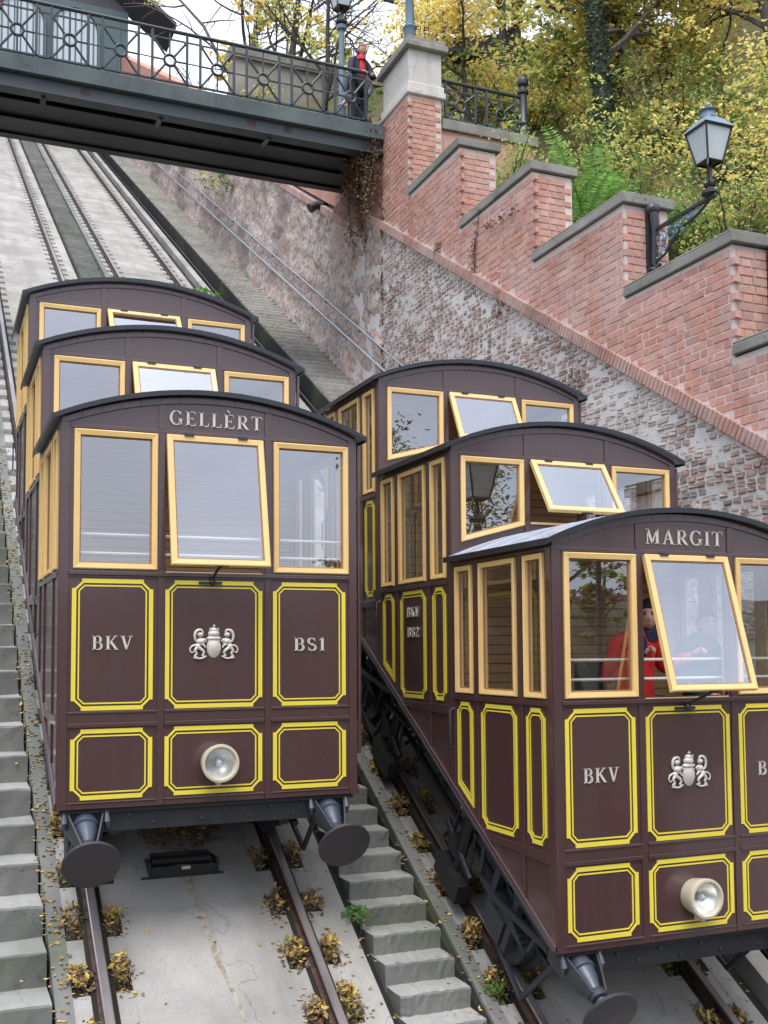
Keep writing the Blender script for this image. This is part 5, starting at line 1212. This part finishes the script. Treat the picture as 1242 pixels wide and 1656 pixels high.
# dry creeper hanging at the bridge end
cp = tag(empty('creeper', (6.9, 11.0, 11.2)), 'dry brown creeper hanging where the footbridge meets the pier', 'creeper'); rg = random.Random(9); lf = MB(); stx = MB()
for i in range(34):
    x, y = rg.uniform(-0.45, 0.08), rg.uniform(-0.2, 1.0); p = Vector((x, y, rg.uniform(-0.2, 0.2))); pts = [p.copy()]; L = rg.uniform(0.6, 2.3)
    for j in range(10): p = p+Vector((rg.gauss(0.01, .03), rg.gauss(0, .04), -L/10)); pts.append(p.copy())
    stx.tube(pts, 0.007, 4)
    for q in pts:
        for _ in range(11): add_leaf(lf, q+Vector((rg.gauss(0, .07), rg.gauss(0, .07), rg.gauss(0, .08))), rg.uniform(.05, .09), rg, 0.9)
lf.build('foliage', ['leaf_dry'], cp); stx.build('stems', 'bark', cp)
cp = tag(empty('creeper', (6.97, 6.9, 6.9)), 'thin withered creeper climbing the brick wall below the second coping', 'creeper'); lf = MB(); stx = MB()
for (y0_, z0_, L) in ((0.0, 1.05, 1.1), (0.1, 0.7, 0.9)):
    p = Vector((-0.01, y0_, z0_)); pts = [p.copy()]
    for j in range(10): p = p+Vector((0, rg.gauss(0.01, .03), -L/10)); pts.append(p.copy())
    stx.tube(pts, 0.006, 4)
    for q in pts[:7]:
        for _ in range(7): add_leaf(lf, q+Vector((-abs(rg.gauss(0, .03)), rg.gauss(0, .05), rg.gauss(0, .05))), .05, rg, 0.9)
for yy in (-0.35, -0.75, -1.1):
    for _ in range(24): add_leaf(lf, Vector((-0.04, yy+rg.gauss(0, .07), 0.75+rg.gauss(0, .06)+0.1*yy)), .06, rg, 0.9)
lf.build('foliage', 'leaf_dry', cp); stx.build('stems', 'bark', cp)

# ------------------------------------------------------------------ people
def skin_mesh(chains, sub=2):
    # chains: list of (points, radii); joined where points coincide; first point is the root
    vs = []; es = []; rs = []; idx = {}
    for pts, rr in chains:
        prev = None
        for p, r in zip(pts, rr):
            k_ = tuple(round(c, 4) for c in p)
            if k_ not in idx: idx[k_] = len(vs); vs.append(k_); rs.append(r)
            if prev is not None and prev != idx[k_]: es.append((prev, idx[k_]))
            prev = idx[k_]
    me = bpy.data.meshes.new('skin_source'); me.from_pydata(vs, es, []); o = bpy.data.objects.new('skin_source', me); scene.collection.objects.link(o)
    m1 = o.modifiers.new('skin', 'SKIN'); m1.use_smooth_shade = True
    if not me.skin_vertices:
        bm = bmesh.new(); bm.from_mesh(me); bm.verts.layers.skin.verify(); bm.to_mesh(me); bm.free()
    for i, sv in enumerate(me.skin_vertices[0].data): 
        r = rs[i]; sv.radius = (r, r) if not isinstance(r, tuple) else r; sv.use_root = (i == 0)
    m2 = o.modifiers.new('sub', 'SUBSURF'); m2.levels = sub
    dg = bpy.context.evaluated_depsgraph_get(); dg.update(); ev = o.evaluated_get(dg); em = ev.to_mesh()
    V = [tuple(v.co) for v in em.vertices]; Fc = [tuple(p.vertices) for p in em.polygons]; ev.to_mesh_clear()
    bpy.data.objects.remove(o); bpy.data.meshes.remove(me)
    return V, Fc
def person(label, loc, rz, coat, trousers, hair, pose, height=1.7, collar=None, woman=False, group=None):
    root = None; k_ = height/1.72
    hp = Vector(pose.get('head', (0, -0.03, 1.61))); le, lw = pose['le'], pose['lw']; re_, rw_ = pose['re'], pose['rw']; sp = pose.get('chest', (0, 0, 1.33))
    nb = (sp[0], sp[1], sp[2]+0.13); sw = 0.165 if woman else 0.185
    ls, rs = (sp[0]+sw, sp[1], sp[2]+0.07), (sp[0]-sw, sp[1], sp[2]+0.07); pel = (0, 0, 0.93)
    def hand(mb, w, e, grip):
        # palm and five bent fingers past the wrist
        w, e = Vector(w), Vector(e); d = (w-e).normalized(); g = Vector(grip).normalized(); sd_ = d.cross(g).normalized()
        mb.tube([w-d*0.02, w+d*0.03, w+d*0.075], [0.024, 0.036, 0.034], 8, flat=0.6)
        for i in range(4):
            o = w+d*0.07+sd_*(i-1.5)*0.019; L = (0.9, 1.05, 1.0, 0.8)[i]
            mb.tube([o, o+d*0.022*L+g*0.006, o+d*0.034*L+g*0.024, o+d*0.024*L+g*0.042], [0.0095, 0.0092, 0.0085, 0.007], 6)
        o = w+d*0.03+sd_*0.03; mb.tube([o, o+d*0.02+sd_*0.018+g*0.012, o+d*0.035+sd_*0.012+g*0.032], [0.011, 0.010, 0.008], 6)
    body = MB(); neck = Vector((hp.x, hp.y+0.015, hp.z-0.10))
    V, Fc = skin_mesh([([pel, (sp[0]*0.5, sp[1]*0.5, 1.13), sp, nb, tuple(neck)], [(0.14, 0.10), (0.12, 0.09), (0.14, 0.095), 0.06, 0.05]),
        ([nb, ls, le, lw], [0.06, 0.052, 0.04, 0.026]), ([nb, rs, re_, rw_], [0.06, 0.052, 0.04, 0.026]),
        ([pel, (0.09, 0, 0.88), pose.get('lk', (0.10, -0.02, 0.5)), (0.10, 0.01, 0.09), (0.115, -0.13, 0.04)], [0.12, 0.085, 0.055, 0.038, 0.03]),
        ([pel, (-0.09, 0, 0.88), pose.get('rk', (-0.10, -0.02, 0.5)), (-0.10, 0.01, 0.09), (-0.115, -0.13, 0.04)], [0.12, 0.085, 0.055, 0.038, 0.03])])
    body.add(V, Fc, 0)
    yaw, tilt = pose.get('yaw', 0.0), pose.get('tilt', 0.0); HM = Matrix.Translation(hp) @ Matrix.Rotation(yaw, 4, 'Z') @ Matrix.Rotation(tilt, 4, 'X')
    n, mm = 20, 16; hv = []
    for i in range(mm+1):
        ph = math.pi*i/mm
        for j in range(n):
            th = 2*math.pi*j/n; x = math.sin(ph)*math.cos(th); y = math.sin(ph)*math.sin(th); z = math.cos(ph)
            X_, Y_, Z_ = x*0.075, y*0.094, z*0.115
            if z < 0: X_ *= 1-0.32*(-z)**1.5; Y_ = Y_*(1-0.25*(-z)) - 0.010*(-z)
            f = max(0, -y)
            if f > 0.6:
                if abs(x) < 0.30 and -0.35 < z < 0.12: Y_ -= 0.020*(1-abs(x)/0.30)*(1-abs(z+0.22)/0.42 if abs(z+0.22) < 0.42 else 0)
                if 0.05 < z < 0.28 and 0.22 < abs(x) < 0.6: Y_ += 0.008
                if -0.62 < z < -0.45 and abs(x) < 0.3: Y_ -= 0.006
            hv.append(HM @ Vector((X_, Y_, Z_)))
    body.add(hv, [(i*n+j, (i+1)*n+j, (i+1)*n+(j+1) % n, i*n+(j+1) % n) for i in range(mm) for j in range(n)], 0)
    def on(x, y, z, rx, ry, rz_, mi):
        q = MB(); q.ball((x, y, z), rx, ry, rz_, 8, 6); body.add([HM @ Vector(v) for v in q.v], q.f, mi)
    for sx in (-1, 1):
        on(sx*0.030, -0.082, 0.016, 0.011, 0.008, 0.007, 2); on(sx*0.031, -0.086, 0.036, 0.016, 0.004, 0.0035, 2); on(sx*0.076, 0.0, -0.005, 0.010, 0.018, 0.028, 0)
    on(0, -0.094, -0.022, 0.012, 0.014, 0.012, 0); on(0, -0.088, -0.060, 0.024, 0.007, 0.008, 1)
    hand(body, lw, le, pose.get('lg', (0, -0.3, -1))); hand(body, rw_, re_, pose.get('rg', (0, -0.3, -1)))
    b = body.build('person', ['skin', 'lip', 'eye_dark'], None, smooth=True, angle=80); tag(b, label, 'person', group)
    b.location = loc; b.rotation_euler = (0, 0, rz); b.scale = (k_, k_, k_)
    # coat over torso and arms
    def toward(a, c, t): return tuple(Vector(a).lerp(Vector(c), t))
    c = MB(); V, Fc = skin_mesh([([(0, 0.0, 0.80), (0, 0, 0.95), (sp[0]*0.5, sp[1]*0.5, 1.13), sp, nb, toward(nb, neck, 0.45)], [(0.19, 0.14), (0.18, 0.135), (0.165, 0.13), (0.18, 0.13), (0.10, 0.085), (0.066, 0.066)]),
        ([nb, ls, le, toward(le, lw, 0.9)], [0.10, 0.082, 0.066, 0.048]), ([nb, rs, re_, toward(re_, rw_, 0.9)], [0.10, 0.082, 0.066, 0.048])])
    wob = [(v[0]*(1+0.05*noise.noise(Vector(v)*9)), v[1]*(1+0.07*noise.noise(Vector(v)*8+Vector((3, 1, 2)))), v[2]) for v in V]
    c.add(wob, Fc, 0); c.build('coat', coat, b, smooth=True, angle=80)
    t = MB()
    V, Fc = skin_mesh([([pel, (0.09, 0, 0.88), pose.get('lk', (0.10, -0.02, 0.5)), (0.10, 0.01, 0.11)], [0.14, 0.10, 0.072, 0.06]), ([pel, (-0.09, 0, 0.88), pose.get('rk', (-0.10, -0.02, 0.5)), (-0.10, 0.01, 0.11)], [0.14, 0.10, 0.072, 0.06])])
    t.add(V, Fc, 0); t.build('trousers', trousers, b, smooth=True, angle=80)
    sh = MB()
    for sx in (-1, 1): sh.ball((sx*0.108, -0.05, 0.045), 0.052, 0.135, 0.05, 12, 8)
    sh.build('shoes', 'shoe', b, smooth=True)
    h = MB(); rg = random.Random(int(loc[0]*100)); hv = []
    for i in range(mm+1):
        ph = math.pi*i/mm
        for j in range(n):
            th = 2*math.pi*j/n; x = math.sin(ph)*math.cos(th); y = math.sin(ph)*math.sin(th); z = math.cos(ph); g = 1.0
            if y < -0.15 and z < 0.50-0.12*abs(x): g = 0.86
            if z < (-0.75 if woman else -0.25): g = 0.8
            g += 0.03*math.sin(th*9+z*4)
            hv.append(HM @ Vector((x*0.088*g, y*0.106*g+0.006, z*0.128*g+0.006)))
    h.add(hv, [(i*n+j, (i+1)*n+j, (i+1)*n+(j+1) % n, i*n+(j+1) % n) for i in range(mm) for j in range(n)]); h.build('hair', hair, b, smooth=True, angle=80)
    if collar:
        q = MB().lathe([(-0.05, 0.085), (0.0, 0.085), (0.04, 0.072), (0.05, 0.06)], neck-Vector((0, 0.0, 0.045)), (0, 0, 1), 16); q.ball((sp[0], sp[1]-0.10, sp[2]-(0.10 if collar == 'shirt_red' else -0.05)), 0.07 if collar == 'shirt_red' else 0.035, 0.05 if collar == 'shirt_red' else 0.03, 0.22 if collar == 'shirt_red' else 0.09, 10, 8); q.build('scarf', collar, b, smooth=True)
    return b
FZ = -1.5208*T+0.75
def loc2(p, L, rz, k_): # world point to the person's own frame
    v = Vector(p)-Vector(L); return tuple((Matrix.Rotation(-rz, 4, 'Z') @ v)/k_)
L1 = (3.90, -1.20, FZ); h1 = 1.60; k1 = h1/1.72
person('woman in bright red coat holding the bar in the open window of the right carriage', L1, 0.0, 'coat_red', 'trousers_dark', 'hair_dark',
    dict(head=(0.085, -0.08, 1.60), chest=(0.0, -0.03, 1.31), yaw=-0.55, tilt=0.05, le=loc2((4.20, -1.15, 0.93), L1, 0, k1), lw=loc2((4.32, -1.34, 1.045), L1, 0, k1), re=loc2((3.70, -1.12, 0.84), L1, 0, k1), rw=loc2((3.90, -1.31, 1.045), L1, 0, k1), lg=(0, -0.5, -1), rg=(0, -0.5, -1)), h1, 'scarf_navy', True)
L2 = (4.53, -1.15, FZ); h2 = 1.54; k2 = h2/1.72
person('passenger in a dark teal coat behind the tilted open pane of the right carriage', L2, 0.15, 'coat_teal', 'trousers_dark', 'hair_dark',
    dict(head=(0.04, -0.06, 1.60), yaw=-0.5, le=(0.30, -0.05, 1.10), lw=(0.20, -0.22, 1.0), re=(-0.27, -0.06, 1.08), rw=(-0.12, -0.24, 1.02)), h2, None, True)
bp = MB(); bp.box(-0.12, 0.12, -0.06, 0.08, -0.19, 0.19); tag(bp.build('backpack', 'bag_black', None, loc=(3.68, -0.98, FZ+0.98), bevel=0.05), 'black backpack behind the woman in the red coat', 'backpack')
DZ = 11.12
person('visitor in navy jacket over a red top leaning on the footbridge railing by the pier', (6.62, 11.15, DZ), 0.2, 'coat_navy', 'trousers_dark', 'hair_pink',
    dict(head=(0.0, -0.10, 1.60), tilt=0.3, le=(0.27, -0.10, 1.12), lw=(0.12, -0.27, 1.07), re=(-0.27, -0.10, 1.12), rw=(-0.12, -0.27, 1.07)), 1.72, 'shirt_red', True)
person('man in a grey-blue jacket standing behind the visitor in the red top on the footbridge', (6.80, 11.75, DZ), -0.6, 'coat_greyblue', 'trousers_dark', 'hair_dark',
    dict(head=(0.0, -0.03, 1.61), le=(0.26, 0.02, 1.1), lw=(0.22, -0.15, 0.9), re=(-0.26, 0.02, 1.1), rw=(-0.22, -0.12, 0.88)), 1.78)
person('person in a dark maroon coat at the left end of the footbridge', (-0.22, 11.3, DZ), 0.1, 'coat_maroon', 'trousers_dark', 'hair_dark',
    dict(head=(0.0, -0.05, 1.61), le=(0.26, 0.0, 1.1), lw=(0.2, -0.2, 1.0), re=(-0.26, 0.0, 1.1), rw=(-0.2, -0.2, 1.0)), 1.7)

# ------------------------------------------------------------------ valley side: what the window panes mirror
sheet('hillside', -160, 200, -130, -40, 60, 20, lambda x, y: -9.0+min(1, (-40-y)/22)*(14.2+2.2*noise.noise(Vector((x*0.05, y*0.05, 2)))), 'earth')
for i in range(12):
    x = -30+i*7.0; y = -58+3*math.sin(i*2.1)
    tree('autumn_tree', ['dense', 'broad', 'tall', 'low', 'round', 'wide', 'slim', 'heavy', 'loose', 'dark', 'small', 'thin'][i]+' tree on the opposite bank beyond the foot of the slope', (x, y, 0.6), 4.5+1.2*math.sin(i*3.3), 0.2, [Gr, 'leaf_dry', Yg], 2200, 60+i, leaf=0.5, first=0.15, levels=2, crown_r=1.8, group='trees on the opposite bank')
lp_ = lamp_post(6.35, -5.9, -4.4, 7.3, 'lamp post below the camera side of the slope, mirrored in a carriage window')
for c in lp_.children:
    if c.name.startswith('pole'): c.data.materials[0] = MT['black_iron']; c.scale = (0.6, 0.6, 1)
tree('autumn_tree', 'dark leafy tree below the slope, mirrored in the right carriage windows', (9.4, -9.6, -8.5), 14.6, 0.12, [Gr, 'leaf_dry', Yg], 5200, 90, leaf=0.12, first=0.72, spread=0.14, levels=2, crown_r=0.8)
